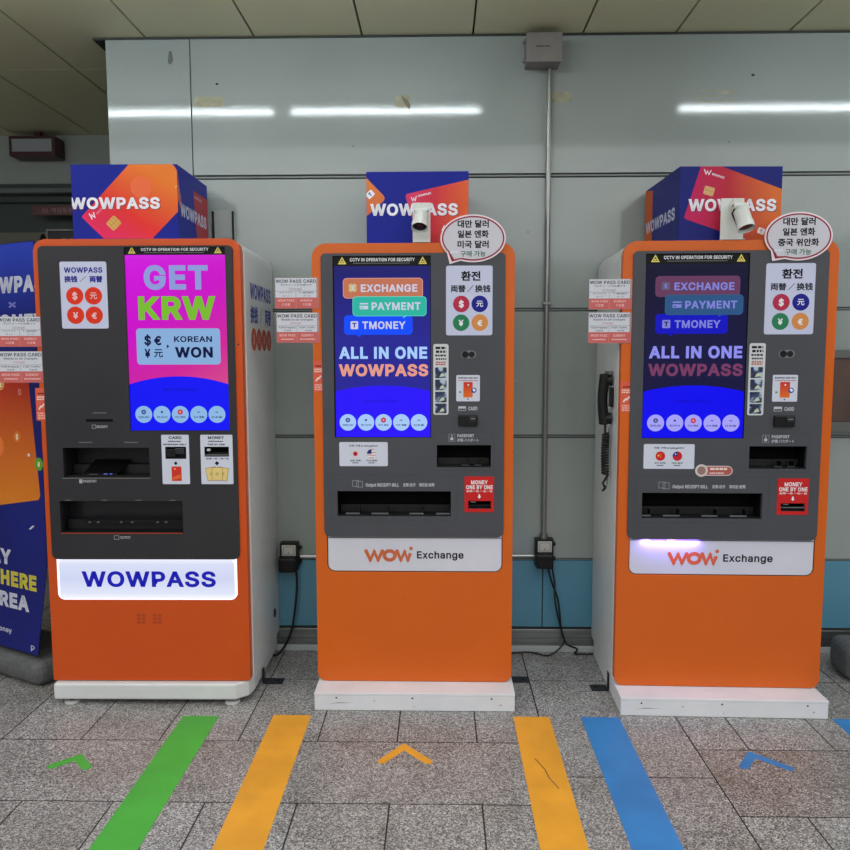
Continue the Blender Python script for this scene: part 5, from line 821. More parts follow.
    # round-disc notice
    q = R(61.6, 108.2, 261.8, 328.6); a = Art((0, -.007, 0)); a.rect(q, mat('notice_lilac', (196, 200, 226), .35), .008); a.up(); x0, x1, z0, z1 = q; W_, H_ = x1-x0, z1-z0
    def T(s_, fx0, fx1, fy0, fy1, h_=.04): a.text(s_, (x0+W_*fx0, x0+W_*fx1, z1-H_*fy1, z1-H_*fy0), NAVY, h=h_)
    T('WOWPASS', .09, .91, .085, .165, .03); T('换钱', .09, .37, .21, .31); T('両替', .63, .91, .21, .31); a.ring([(x0+W_*.42, z1-H_*.30), (x0+W_*.56, z1-H_*.215)], .0014, ink((120, 124, 140)), False)
    for fx, fy, sy in ((.30, .51, '$'), (.70, .51, '元'), (.30, .80, '¥'), (.70, .80, '€')): currency_disc(a, (x0+W_*fx, z1-H_*fy), W_*.185, (222, 52, 24), sy, ink((236, 190, 196)))
    a.build('currency_notice', t, 'pale notice with four orange-red currency discs')
    # stickers framing the slots
    for q, hole, lab, kind in ((R(162.6, 190, 434.6, 483.8), cs, 'white sticker reading CARD round the card slot', 'CARD'), (R(201.4, 233.4, 434.6, 483.8), ms, 'white sticker reading MONEY round the note inlet', 'MONEY')):
        mb = MB(); mb.slab(rrect(*q, .004, 3), [rin(hole, 0)], -.0082, -.0071, STICK); m_ = mb.build('card_sign' if kind == 'CARD' else 'money_sign', t, lab, weld=True)
        a = Art((0, -.0082, 0)); x0, x1, z0, z1 = q; W_, H_ = x1-x0, z1-z0
        a.text(kind, (x0+W_*(.27 if kind == 'CARD' else .24), x1-W_*.26, z1-H_*.085, z1-H_*.03), INKB, h=.03); a.bars((x0+W_*.24, x1-W_*.26, z1-H_*.15, z1-H_*.115), INKB, 1, 3)
        a.text('WOWPASS ONLY' if kind == 'CARD' else 'ONE BY ONE', (x0+W_*(.06 if kind == 'CARD' else .22), x1-W_*(.08 if kind == 'CARD' else .24), z1-H_*.212, z1-H_*.178), INKB, h=.035)
        if kind == 'MONEY': a.text('紙幣一枚·一张一张', (x0+W_*.17, x1-W_*.12, z1-H_*.50, z1-H_*.465), INKB, h=.015)
        c = (x0+W_*.5, z1-H_*.575); r_ = W_*.07; a.poly([(c[0]-r_, c[1]), (c[0], c[1]-r_), (c[0]+r_, c[1]), (c[0], c[1]+r_)], INKB)
        if kind == 'CARD':
            cq = (x0+W_*.34, x1-W_*.30, z0+H_*.065, z0+H_*.36); a.rect(cq, ink((206, 52, 36)), .002); a.up(); a.disc((cq[0]+W_*.12, cq[3]-H_*.05), .004, ink((236, 170, 120)), n=10); a.poly([(cq[0]+.003, cq[2]+.004), (cq[1]-.004, cq[2]+.012), (cq[1]-.004, cq[2]+.03), (cq[0]+.003, cq[2]+.016)], ink((224, 100, 50)))
        else:
            for dx, an in ((-.17, .18), (.17, -.18), (0, 0)):
                cc = (x0+W_*(.5+dx), z0+H_*.21); pts = [(-.16*W_, -.13*H_), (.16*W_, -.13*H_), (.16*W_, .13*H_), (-.16*W_, .13*H_)]; P_ = [(cc[0]+x*cos(an)-y*sin(an), cc[1]+x*sin(an)+y*cos(an)) for x, y in pts]
                a.up(); a.poly(P_, ink((226, 200, 130))); a.up(); a.ring(P_, .0009, ink((150, 110, 60))); a.disc(cc, W_*.055, ink((190, 176, 90)), n=14)
        a.build('print', m_)
    sl = slot_tray(t, cs, -.007, .05, 'card_slot'); mb = MB(); mb.box(cs[0]+.004, cs[0]+.045, -.014, 0, cs[2]+.008, cs[3]-.010, BLACK); mb.box(cs[0]+.045, cs[1]-.006, -.018, 0, cs[2]+.022, cs[3]-.006, mat('reader_gloss')); mb.build('reader_mouth', sl, bevel=.002)
    sl = slot_tray(t, ms, -.007, .05, 'note_inlet'); mb = MB(); mb.box(ms[0]+.004, ms[1]-.004, -.012, 0, ms[2]+.005, ms[2]+.010, SLOTGREY); mb.box(ms[0]+.012, ms[0]+.026, -.012, 0, ms[3]-.018, ms[3]-.009, ink((190, 192, 196))); mb.build('inlet_lip', sl)
    # passport scanner recess
    grey_in = mat('recess_grey', (24, 24, 26), .5)
    p = slot_tray(t, ps, -.005, .14, 'passport_slot', inner=grey_in); h = ps[3]-ps[2]; W_ = ps[1]-ps[0]
    mb = MB(); b_ = [(ps[0]+W_*.20, .01, ps[2]+h*.10), (ps[0]+W_*.60, .01, ps[2]+h*.10), (ps[0]+W_*.68, .10, ps[2]+h*.50), (ps[0]+W_*.25, .10, ps[2]+h*.50)]
    mb.face(b_, BLACK); mb.face([(x, y, z-.004) for x, y, z in b_][::-1], BLACK)
    for i in range(4): a_, c_ = b_[i-1], b_[i]; mb.face([a_, (a_[0], a_[1], a_[2]-.004), (c_[0], c_[1], c_[2]-.004), c_], BLACK)
    mb.build('passport_cradle', p)
    mb = MB(); mb.box(ps[0]+W_*.28, ps[0]+W_*.38, .004, .010, ps[2]+h*.085, ps[2]+h*.10, SLOTGREY); mb.box(ps[0]+W_*.45, ps[0]+W_*.49, .004, .010, ps[2]+h*.085, ps[2]+h*.115, mat('scanner_led', (20, 20, 60), .3, emit=(90, 110, 220), es=.7)); mb.box(ps[0]+W_*.52, ps[0]+W_*.545, .004, .010, ps[2]+h*.085, ps[2]+h*.115, mat('scanner_led')); mb.build('scanner_light', p)
    mb = MB(); mb.box(ps[0]-.006, ps[1]+.004, -.010, -.0072, ps[2]-.006, ps[2]-.001, mat('recess_lip', (96, 92, 90), .4)); mb.build('recess_lip', t)
    # output window with smoked flap
    o_ = slot_tray(t, ow, -.005, .10, 'output_tray', inner=mat('output_dark', (24, 24, 30), .3)); h = ow[3]-ow[2]; W_ = ow[1]-ow[0]
    mb = MB(); mb.box(ow[0]+W_*.16, ow[1]-.002, .03, .06, ow[2]+h*.27, ow[2]+h*.36, BLACK)
    for fx in (.20, .27, .46, .55, .76, .83): mb.box(ow[0]+W_*fx, ow[0]+W_*(fx+.02), .026, .03, ow[2]+h*.28, ow[2]+h*.32, SLOTGREY)
    mb.build('note_rollers', o_); mb = MB(); mb.box(ow[0]+.001, ow[1]-.004, -.006, -.003, ow[2]+.0, ow[2]+.0035, ink((168, 66, 40))); mb.build('tray_edge', o_, 'thin reddish edge'); 
    mb = MB(); mb.box(rs[0]-.003, rs[1]+.003, -.004, .02, rs[2]-.003, rs[3]+.003, SOOT); mb.build('receipt_slot', t)
    # stickers
    q = R(36.0, 46.6, 388, 420.6); a = Art((0, -.0004, 0)); red_strip(a, q); a.build('warning_sticker', t, 'small red warning sticker on the left edge')
    a = Art((0, 0, 0)); fa = ink((170, 66, 34))
    for x0 in (136.6, 152.4):
        q = R(x0, x0+9.6, 613.6, 624); ww = (q[1]-q[0]); hh = q[3]-q[2]
        for i in range(2):
            for j in range(3): a.rect((q[0]+ww*(.04+i*.5), q[0]+ww*(.44+i*.5), q[2]+hh*(.03+j*.34), q[2]+hh*(.28+j*.34)), fa)
    a.build('door_marks', t)
    # printing on the white right side: U runs from the front to the back
    sx = w/2+.0062; a = Art((sx, 0, 0), (0, 1, 0), (0, 0, 1), (1, 0, 0)); sb = ink((52, 66, 150)); so = ink((196, 88, 66))
    def sp(px, py):
        n = F.A; Pp = F.P+F.A*(w+.0062); q_ = on_plane(px, py, Pp, n); return ((q_-Pp).dot(Vector((-sin(F.a), cos(F.a), 0))), q_.z)
    u0 = sp(250.3, 305)[0]; u1 = sp(270.6, 310)[0]; u0 = max(.10, u0); u1 = min(.56, u1)
    z0 = 1.715; a.text('WOWPASS', (u0, u1, 1.795, 1.865), sb, h=.036)
    a.text('换钱', (u0+.0, u0+.14, 1.685, 1.765), sb, h=.035); a.text('両替', (u1-.13, u1, 1.685, 1.765), sb, h=.035); a.ring([(u0+.19, 1.69), (u1-.20, 1.76)], .003, sb, False)
    for i, sy in enumerate('$元¥€'): currency_disc(a, (u0+.055+i*(u1-u0-.11)/3, 1.615), .052, (186, 84, 68), sy, ink((214, 160, 150)))
    a.build('side_print', t, 'blue and red printing on the white side'); 
    mb = MB(); mb.cyl((sx, .50, .24), (sx+.004, .50, .24), .022, .022, BLACK, 18); mb.build('lock', t)
    a = Art((0, 0, 0)); a.disc(F.at(238.4, 344.4), .004, INKB, n=10); a.build('screw', t)
    return t
K1 = card_kiosk()

# ------------------------------------------------------------------ advertising boxes on top of the kiosks
NB = mottled('box_navy', (14, 30, 142), (12, 27, 134), 3, rough=.45, spec=.2)
NB2 = mottled('box_navy_deep', (20, 28, 112), (22, 30, 120), 3, rough=.45, spec=.2)
BW, BH = .452, .335
def ad_box(F, topz, px_l, px_r, py_t, depth, yoff, lab, kind):
    # local frame of the box: front at y = 0
    y = yoff; P = F.P-F.N*y
    l = on_plane(px_l, (py_t+240)/2, P, F.N); r = on_plane(px_r, (py_t+240)/2, P, F.N); tp = on_plane((px_l+px_r)/2, py_t, P, F.N).z
    w = (r-l).dot(F.A); base = Vector((l.x, l.y, topz)); h = tp-topz
    t = thing('advertising_box', lab, 'advertising box', base, F.a, 'navy advertising boxes on the kiosks')
    mb = MB(); mb.box(0, w, 0, depth, .0015, h, NB if kind != 'right' else NB2); mb.build('carton', t, bevel=.002, weld=True)
    def L(px, py): q = on_plane(px, py, P, F.N); return ((q-l).dot(F.A), q.z-topz)
    a = Art((0, 0, 0)); a.clip = (0.001, w-.001, .002, h-.001); W_ = ink((240, 240, 250)); sh = ink((40, 30, 90))
    fs = Art((0, 0, 0))
    if kind == 'middle':
        og = grad('print_orange_corner', (0, 0, h), (0, 0, -h), ((.1, (224, 128, 60)), (.8, (196, 92, 70)))); a.poly([L(355, 165), L(368.5, 180), L(383.6, 195.6), L(384.8, 198.4), L(383.6, 201.2), L(366, 217), L(355, 217)], og)
        a.up(); c = L(370.2, 194.4); P_ = [(c[0]+x*cos(.75)-z*sin(.75), c[1]+x*sin(.75)+z*cos(.75)) for x, z in rrect(-.017, .017, -.014, .014, .004, 3)]; a.poly(P_, W_); a.up(); a.text('T', (c[0]-.007, c[0]+.007, c[1]-.008, c[1]+.008), NAVY, h=.03, ang=.75); a.lay = 1
        cg = grad('print_red_card', (w*.42, 0, h*.65), (w*.62, 0, -.02), ((0, (214, 60, 104)), (.4, (206, 52, 66)))); e = cg.node_tree.nodes['Color Ramp'].color_ramp.elements.new(.95); e.color = rgb((226, 100, 50))
        a.poly([L(405.4, 196.6), L(406.6, 194.0), L(468.8, 179.6), L(468.8, 243), L(420, 243)], cg); a.up()
        a.stroke([L(411.2, 197.4), L(412.8, 201), L(413.8, 198), L(415.2, 200.6), L(416.2, 196.4)], .0020, W_); a.text('WOWPASS', (*[L(x, 198)[0] for x in (417.6, 431)], L(0, 198.6)[1], L(0, 196.6)[1]), W_, h=.02, ang=.22)
        a.up(); q = (L(370.2, 210)[0], L(457.8, 210)[0], L(410, 215.6)[1], L(410, 203.6)[1]); a.text('WOWPASS', (q[0]+.002, q[1]+.002, q[2]-.002, q[3]-.002), sh, h=.036); a.up(); a.text('WOWPASS', q, W_, h=.036)
        c = L(443.4, 228); a.stroke([(c[0]-.006, c[1]-.01), (c[0]+.004, c[1]+.01)], .002, W_)
    if kind == 'left':
        cg = grad('print_card_left', (w*.25, 0, .0), (w*.45, 0, h), ((0, (222, 36, 104)), (.45, (222, 50, 44)))); e = cg.node_tree.nodes['Color Ramp'].color_ramp.elements.new(1.0); e.color = rgb((228, 122, 44))
        a.poly([L(82.0, 216.2), L(130, 163), L(171, 163), L(174.6, 166.8), L(179.5, 175), L(179.5, 210), L(152.4, 238.5), L(104, 238.5), L(82.6, 218)], cg); a.up()
        a.disc(L(141, 187), .046, ink((232, 108, 66))); a.up()
        c = L(113.8, 223.2); r_ = .033; dp = rrect(-r_*.78, r_*.78, -r_*.72, r_*.72, .008, 3); P_ = [(c[0]+(x-z)*.707*1.02, c[1]+(x+z)*.707) for x, z in dp]; a.poly(P_, ink((214, 168, 92))); a.up(); lc = ink((172, 126, 60))
        for d in (-.3, 0, .3): a.ring([(c[0]+r_*(d-.5), c[1]+r_*(d+.5)), (c[0]+r_*(d+.5), c[1]+r_*(d-.5))], .0009, lc, False)
        a.ring([(c[0]-r_*.5, c[1]-r_*.5), (c[0]+r_*.5, c[1]+r_*.5)], .0009, lc, False)
        a.lay = 3; a.stroke([L(89.4, 214.0), L(92.0, 219.0), L(91.8, 215.2), L(95.0, 217.4), L(93.6, 212.6)], .0026, W_); a.text('WOWPASS', (*[L(x, 210)[0] for x in (95, 106)], L(0, 211.6)[1], L(0, 209.4)[1]), ink((224, 150, 170)), h=.02, ang=.75)
        a.up(); q = (L(72.4, 203)[0]-.012, L(160, 203)[0], L(120, 209.0)[1], L(120, 197.4)[1]); a.text('WOWPASS', (q[0]+.002, q[1]+.003, q[2]-.003, q[3]-.003), ink((120, 30, 60)), h=.038); a.up(); a.text('WOWPASS', q, W_, h=.036)
        a.lay = 3; a.ring([L(175.4, 187.6), L(178.6, 184), L(180, 192), L(178, 192)], .0016, ink((236, 200, 180)), False)
        # right side face
        s = Art((w, 0, 0), (0, 1, 0), (0, 0, 1), (1, 0, 0)); s.clip = (.001, depth-.001, .002, h-.001)
        s.poly([(0, h), (.03, h*.62), (.055, h*.40), (.0, h*.55)], ink((204, 104, 84))); rc = ink((168, 62, 70)); s.poly([(depth*.50, h*.80), (depth, h*.80), (depth, 0), (depth*.60, 0)], rc); s.up(); s.text('WOWPASS', (depth*.53, depth*.78, h*.70, h*.745), ink((200, 170, 190)), h=.02)
        s.up(); s.text('WOWPASS', (.03, depth-.03, h*.36, h*.53), ink((196, 200, 222)), h=.034); s.up(); s.ring([(.0, h*.72), (.035, h*.62), (.045, h*.52)], .002, ink((220, 180, 170)), False); s.build('side_print', t)
    if kind == 'right':
        cg = grad('print_card_right', (w*.15, 0, h*.2), (w*.85, 0, h*.05), ((0, (196, 32, 92)), (.4, (186, 44, 60)))); e = cg.node_tree.nodes['Color Ramp'].color_ramp.elements.new(.95); e.color = rgb((220, 112, 52))
        a.poly([L(701.2, 165.5), L(684.2, 217.0), L(685.6, 219.2), L(740, 238), L(760, 245), L(779, 245), L(782, 200), L(782, 189), L(714, 163.5), L(703, 163.5)], cg); a.up()
        c = L(709.0, 191.0); ch = [(c[0]+x*cos(-.27)-z*sin(-.27), c[1]+x*sin(-.27)+z*cos(-.27)) for x, z in rrect(-.022, .022, -.018, .018, .005, 3)]; a.poly(ch, ink((214, 172, 120))); a.up(); a.ring([(c[0]-.016, c[1]+.005), (c[0]+.016, c[1]-.003)], .001, ink((176, 130, 80)), False); a.lay = 2
        a.stroke([L(704.4, 169.6), L(706, 174), L(707.4, 171), L(708.8, 174.6), L(711, 170.6)], .0022, W_); a.text('WOWPASS', (*[L(x, 176)[0] for x in (711.6, 724.6)], L(0, 178.0)[1], L(0, 175.8)[1]), W_, h=.02, ang=-.3)
        a.up(); q = (L(688.2, 205)[0], L(776.2, 205)[0], L(735, 211.2)[1], L(735, 199.0)[1]); a.text('WOWPASS', (q[0]+.002, q[1]+.002, q[2]-.003, q[3]-.003), ink((70, 20, 60)), h=.038); a.up(); a.text('WOWPASS', q, W_, h=.036)
        c = L(761, 231); P_ = [(c[0]+x*cos(-.35)-z*sin(-.35), c[1]+x*sin(-.35)+z*cos(-.35)) for x, z in rrect(-.015, .015, -.013, .013, .004, 3)]; a.lay = 3; a.poly(P_, W_); a.up(); a.text('T', (c[0]-.006, c[0]+.006, c[1]-.007, c[1]+.007), ink((200, 90, 40)), h=.03, ang=-.35)
        s = Art((0, depth, 0), (0, -1, 0), (0, 0, 1), (-1, 0, 0)); s.clip = (.001, depth-.001, .002, h-.001)
        s.poly([(0, 0), (depth*.24, 0), (depth*.24, h*.93), (0, h*1.0)], ink((206, 96, 50))); s.up(); s.text('WOWPASS', (.02, depth-.05, h*.33, h*.50), ink((200, 204, 226)), h=.034); s.text('W', (.05, .09, h*.10, h*.2), W_, h=.02); s.build('side_print', t)
    a.build('front_print', t)
    return t
ad_box(F1, TOP1, 71.8, 178.0, 164.2, .44, .12, 'navy advertising box with tilted orange card, on top of the left kiosk', 'left')
ad_box(F2, TOP2+.0015, 366.4, 468.5, 171.4, .44, .10, 'navy advertising box with red card at its right, on top of the middle kiosk', 'middle')
F3B = Front(.7736, 3.262, .022, .8897)
ad_box(F3B, TOP2+.0015, 679.0, 781.6, 166.2, .50, .075, 'navy advertising box with large red card and visible side, on the right kiosk', 'right')

# ------------------------------------------------------------------ security cameras on their white brackets
CW = mottled('camera_white', (214, 216, 212), (222, 224, 220), 8, rough=.4)
def security_camera(F, u, topz, bw, bh, jz, tip, lab, jx=0):
    t = thing('security_camera', lab, 'security camera', F.P+F.A*(u+F.w/2)+Vector((0, 0, topz)), F.a, 'cameras on the exchange kiosks')
    mb = MB(); mb.box(-bw/2, bw/2, .030, .034, .0015, bh, CW); mb.box(-bw/2, bw/2, .0, .0295, .0015, .004, CW); mb.build('bracket', t, bevel=.0015)
    mb = MB(); mb.cyl((0, .0295, bh-.008), (0, .026, bh-.008), .003, .003, STEEL, 8); mb.build('bracket_screw', t)
    j = Vector((jx, -.012, jz)); mb = MB(); mb.cyl((jx, .0295, jz+.004), (jx, .008, jz+.004), .031, .029, CW, 28); mb.cyl((jx, .008, jz+.004), (jx, -.008, jz+.002), .022, .022, CW, 20); mb.build('mount', t)
    mb = MB(); mb.cyl((jx-.026, -.012, jz+.002), (jx+.026, -.012, jz+.002), .013, .013, CW, 16); mb.build('knuckle', t)
    for sx in (-1, 1): mb = MB(); mb.cyl((jx+sx*.0262, -.012, jz+.002), (jx+sx*.029, -.012, jz+.002), .004, .004, BLACK, 10); mb.build('knuckle_screw', t)
    tip = Vector(tip); d = (tip-j).normalized(); mb = MB(); e = j+d*.012; k = tip-d*.028
    mb.cyl(e, e+d*.012, .020, .031, CW, 32, cap1=False); mb.cyl(e+d*.012, k, .031, .032, CW, 32, cap0=False, cap1=False); mb.cyl(k, tip, .0345, .0345, CW, 32, cap0=True, cap1=False); b_ = mb.build('camera_body', t)
    mb = MB(); mb.cyl(tip, tip-d*.014, .0345, .0295, CW, 32, cap0=False, cap1=False); mb.cyl(tip-d*.0145, tip-d*.0135, .0296, .0296, mat('camera_glass', (10, 8, 8), .06), 32); c_ = mb.build('glass', b_, 'dark front glass')
    mb = MB(); mb.cyl(tip-d*.013, tip-d*.010, .013, .013, mat('camera_lens', (40, 22, 20), .1), 20); mb.build('lens', b_)
    mb = MB(); mb.tube([j+Vector((-.012, .01, -.002)), j+Vector((-.028, .006, -.028)), k+Vector((-.02, .03, -.005))], .0035, BLACK, 8); mb.build('cable', t)
security_camera(F2, F2.at(421.4, 240)[0], TOP2+.001, .076, .172, .128, (-.006, -.062, .050), 'white security camera facing straight out on top of the middle kiosk')
security_camera(F3, F3.at(734.0, 240)[0], TOP2+.001, .096, .176, .135, (.030, -.056, .036), 'white security camera turned to the right on top of the right kiosk', jx=.014)

# ------------------------------------------------------------------ speech-bubble signs
def bubble(F, cx, cy, tail, l3, lab):
    t = thing('speech_bubble_sign', lab, 'sign', F.C, F.a, 'speech bubble signs'); c = F.at(cx, cy); tl = F.at(*tail); rx, ry = .1385, .0995; yb = -.0125
    def outline(g):
        P = []; n = 64; a0, a1 = radians(-143), radians(-112)
        for i in range(n+1):
            a_ = a1+(2*pi+a0-a1)*i/n; P.append((c[0]+(rx-g)*cos(a_), c[1]+(ry-g)*sin(a_)))
        d = Vector((c[0]-tl[0], c[1]-tl[1])).normalized(); P.append((tl[0]+d.x*g*2.2, tl[1]+d.y*g*2.2+0)); return P
    mb = MB(); mb.slab(outline(0), [], yb, yb+.004, mat('bubble_white', (232, 216, 224), .35)); b_ = mb.build('board', t, weld=True)
    a = Art((0, yb, 0)); a.shape([outline(.0062)], ink((146, 40, 58))); a.up(); a.shape([outline(.0125)], mat('bubble_face', (200, 198, 208), .3)); a.up()
    for i, (s_, hw, dz, col) in enumerate((('대만 달러', .068, .060, INKB), ('일본 엔화', .068, .018, INKB), (l3, .068 if len(l3) < 6 else .086, -.025, INKB), ('구매 가능', .055, -.064, ink((44, 104, 76))))):
        hh = .0160 if i < 3 else .0125; a.text(s_, (c[0]-hw*.97, c[0]+hw*.97, c[1]+dz-hh, c[1]+dz+hh), col, h=.035 if i < 3 else .02)
    a.up(); a.rect((c[0]-.098, c[0]-.062, c[1]-.062, c[1]-.052), ink((214, 216, 226))); a.build('lettering', b_)
    mb = MB(); mb.box(c[0]-.05, c[0]-.02, yb+.0045, -.0002, TOP2-.05, TOP2-.012, mat('foam_tape', (200, 200, 200), .6)); mb.build('foam_tape', t)
bubble(F2, 473.0, 238.8, (449.6, 264.4), '미국 달러', 'oval speech-bubble sign on the middle kiosk, its third line the American dollar')
bubble(F3, 797.4, 236.6, (771.2, 261.4), '중국 위안화', 'oval speech-bubble sign on the right kiosk, its third line the Chinese yuan')

# ------------------------------------------------------------------ card notices sticking out beside the kiosks
def card_notice(F, box, kind, lab, grp='wow pass card notices'):
    q = F.r(*box); x0, x1, z0, z1 = q; W_, H_ = x1-x0, z1-z0
    t = thing('card_notice', lab, 'notice', F.C+Vector((0, 0, 0)), F.a, grp); y = -.0022
    mb = MB(); mb.slab(rrect(x0, x1, z0, z1, .002, 2), [], y, y+.0012, mat('clear_film', (214, 190, 188), .2, alpha=.4)); b_ = mb.build('sheet', t, weld=True)
    a = Art((0, y, 0)); wh = mat('notice_white', (204, 206, 216), .35); zs = z0+H_*.36; a.rect((x0+.0015, x1-W_*.05, zs, z1-.0015), wh); a.rect((x0+.001, x1-W_*.012, z0+.001, zs-.0005), mat('notice_salmon', (196, 92, 88), .4)); a.up(); gy = ink((70, 72, 84)); li = ink((120, 122, 132))
    x1 = x1-W_*.04; W_ = x1-x0
    def T(s_, a0, a1, b0, b1, m, h_=.02): a.text(s_, (x0+W_*a0, x0+W_*a1, z0+H_*b0, z0+H_*b1), m, h=h_)
    T('WOW PASS CARD', .02, .98, .835, .945, ink((34, 36, 48)), .016)
    a.ring([(x0+.002, z0+H_*.565), (x1-.002, z0+H_*.565)], .0007, li, False); a.ring([(x0+W_*.5, z0+H_*.565), (x0+W_*.5, zs)], .0007, li, False)
    pk = ink((236, 190, 190))
    if kind:
        T('카드チャージが必要です', .12, .88, .735, .80, gy, .01); T('(charge)', .34, .64, .60, .68, ink((150, 110, 120)), .0)
        T('プリペイド', .10, .42, .49, .545, gy, .01); T('T-MONEY', .58, .92, .49, .545, gy, .015); T('カード', .18, .34, .39, .44, gy, .01); T('カード', .68, .84, .39, .44, gy, .01)
        T('WOW PASS', .06, .46, .23, .30, pk); T('SUBWAY', .60, .90, .23, .30, pk); T('の定義', .16, .36, .09, .18, pk, .01); T('の定義', .66, .86, .09, .18, pk, .01)
    else:
        T('Needs to be charged', .12, .88, .735, .80, gy, .01); T('(charge)', .34, .60, .62, .69, ink((190, 100, 110)), .0)
        T('FOR Prepaid', .06, .46, .48, .535, gy, .01); T('FOR Traffic', .56, .94, .48, .535, gy, .01); T('Card', .19, .35, .385, .44, gy, .01); T('Card', .70, .86, .385, .44, gy, .01)
        T('WOW PASS', .06, .46, .21, .29, pk); T('SUBWAY', .60, .90, .21, .29, pk); a.bars((x0+W_*.08, x0+W_*.46, z0+H_*.09, z0+H_*.15), pk, 1, 2); a.bars((x0+W_*.56, x0+W_*.94, z0+H_*.09, z0+H_*.15), pk, 1, 4)
    a.up(); a.ring([(x0+W_*.5, z0+.002), (x0+W_*.5, zs)], .0006, ink((226, 150, 146)), False); a.build('lettering', b_)
card_notice(F1, (-1.5, 42.9, 316.6, 346.8), 1, 'upper of the two card notices on the left edge of the left kiosk')
card_notice(F1, (-1.0, 44.9, 351.2, 382.6), 0, 'lower of the two card notices on the left edge of the left kiosk')
card_notice(F2, (275.2, 318.6, 277.8, 308.6), 1, 'upper of the two card notices on the left edge of the middle kiosk')
card_notice(F2, (276.6, 319.4, 312.6, 342.8), 0, 'lower of the two card notices on the left edge of the middle kiosk')
card_notice(F3, (588.8, 632.0, 279.0, 309.4), 1, 'upper of the two card notices on the left edge of the right kiosk')
card_notice(F3, (588.2, 631.4, 312.4, 343.2), 0, 'lower of the two card notices on the left edge of the right kiosk')

# ------------------------------------------------------------------ telephone handset on the white side of the right kiosk
xs = -F3.w/2-.0035
t = thing('telephone_handset', 'black telephone handset with coiled cord hanging on the white side of the right kiosk', 'telephone', F3.C, F3.a)
def side_pt(px, py):
    Pp = F3.C+F3.A*(xs-.03); q = on_plane(px, py, Pp, F3.A); d = q-Pp; return d.dot(-F3.N), q.z
hy = .15; ztop, zbot = 1.455, 1.235
mb = MB(); pts = []; rr = []
for i in range(17):
    f = i/16; z = ztop+(zbot-ztop)*f; bow = sin(pi*f); pts.append((xs-.032-.012*bow, hy, z)); rr.append(.022+.004*(abs(f-.5)*2)**2)
mb.tube([(pts[0][0], pts[0][1], ztop+.006)]+pts+[(pts[-1][0], pts[-1][1], zbot-.006)], [.008]+rr+[.008], BLACK, 14)
for z in (ztop-.024, zbot+.024):
    mb.cyl((xs-.030, hy, z), (xs-.006, hy, z), .0235, .027, BLACK, 22); mb.cyl((xs-.046, hy, z), (xs-.030, hy, z), .018, .0235, BLACK, 22)
h_ = mb.build('handset', t)
mb = MB(); mb.box(xs-.012, xs-.0005, hy-.03, hy+.03, 1.31, 1.40, BLACK); mb.build('cradle', t, bevel=.004)
mb = MB(); mb.box(xs-.036, xs-.0005, hy-.004, hy+.004, ztop+.004, ztop+.016, SLOTGREY); mb.build('hook', t)
mb = MB(); P_ = [(xs-.03, hy, zbot-.004), (xs-.03, hy, zbot-.04)]; z = zbot-.045; n = 15*12
for i in range(n):
    f = i/n; P_.append((xs-.026+.0135*cos(2*pi*i/12), hy-.005+.02*sin(f*3)+.0135*sin(2*pi*i/12), z-.185*f))
P_ += [(xs-.02, hy+.002, z-.20), (xs-.036, hy-.004, z-.225), (xs-.024, hy, z-.25), (xs-.034, hy+.006, z-.262), (xs-.018, hy+.012, z-.24)]
mb.tube(P_, .0055, RUBBER, 6); mb.build('coiled_cord', t)
mb = MB(); mb.tube([(xs-.012, hy+.0, zbot-.02), (xs-.012, hy+.012, zbot-.2), (xs-.016, hy+.006, zbot-.28)], .0028, SLOTGREY, 6); mb.build('straight_lead', t)

# ------------------------------------------------------------------ floor brackets
def bracket(x, y, lab, w=.085, d=.06, up=.07, side=-1, hidden=False):
    t = thing('floor_bracket', lab, 'bracket', (x, y, 0), group='dark angle brackets on the floor')
    mb = MB(); mb.box(min(0, -side*w), max(0, -side*w), 0, d, .0006, .006, IRON); mb.build('foot_plate', t, bevel=.001)
    mb = MB(); mb.box(min(0, side*.006), max(0, side*.006), .008, .034, .0062, up, IRON); mb.build('upright', t, bevel=.001)
    mb = MB(); mb.cyl((-side*w*.7, d*.5, .006), (-side*w*.7, d*.5, .0095), .007, .007, IRON, 8); mb.build('bolt', t)
bracket(-.832, 3.452, 'dark angle bracket on the floor beside the left kiosk', w=.09)
bracket(.775, 3.40, 'dark angle bracket on the floor at the left side of the right kiosk', side=1, w=.075, up=.085)
bracket(.345, 3.485, 'dark flat bracket on the floor between middle kiosk and right outlet', w=.075, up=.02)

# ------------------------------------------------------------------ banner stand on the far left
t = thing('banner_stand', 'navy and orange banner on a stand with grey weighted base, cut by the left edge', 'banner stand', (0, 0, 0))
BR = on_y(37.6, 656, 3.41); TRp = on_y(33.5, 240.5, 3.45); BL0 = on_y(-80, 616, 3.86)
TR = TRp; Un = (BR-Vector((BL0.x, BL0.y, BR.z))).normalized(); Vn = (TR-BR); Hn = Vn.length; Vn.normalize(); Vn = (Vn-Un*Vn.dot(Un)); Nn = Un.cross(Vn).normalized(); 
if Nn.y > 0: Nn = -Nn
WB = .60; O_ = BR
def bp(px, py): q = on_plane(px, py, O_, Nn); d = q-O_; Vu = Vn.normalized(); return (d.dot(Un), d.dot(Vu))
Vu = Vn.normalized(); TRc = bp(33.5, 240.5); MR = bp(46.5, 566)
mb = MB(); quad = [(-WB, 0), (0, 0), MR, TRc, (TRc[0]-WB, TRc[1])]
f_ = [O_+Un*a_+Vu*b_ for a_, b_ in quad]; bk = [p-Nn*.004 for p in f_]; NV = mottled('banner_navy', (28, 34, 118), (26, 30, 104), 2, rough=.5, spec=.25)
mb.face(f_, NV); mb.face(bk[::-1], NV)
for i in range(5): mb.face([f_[i-1], bk[i-1], bk[i], f_[i]], NV)
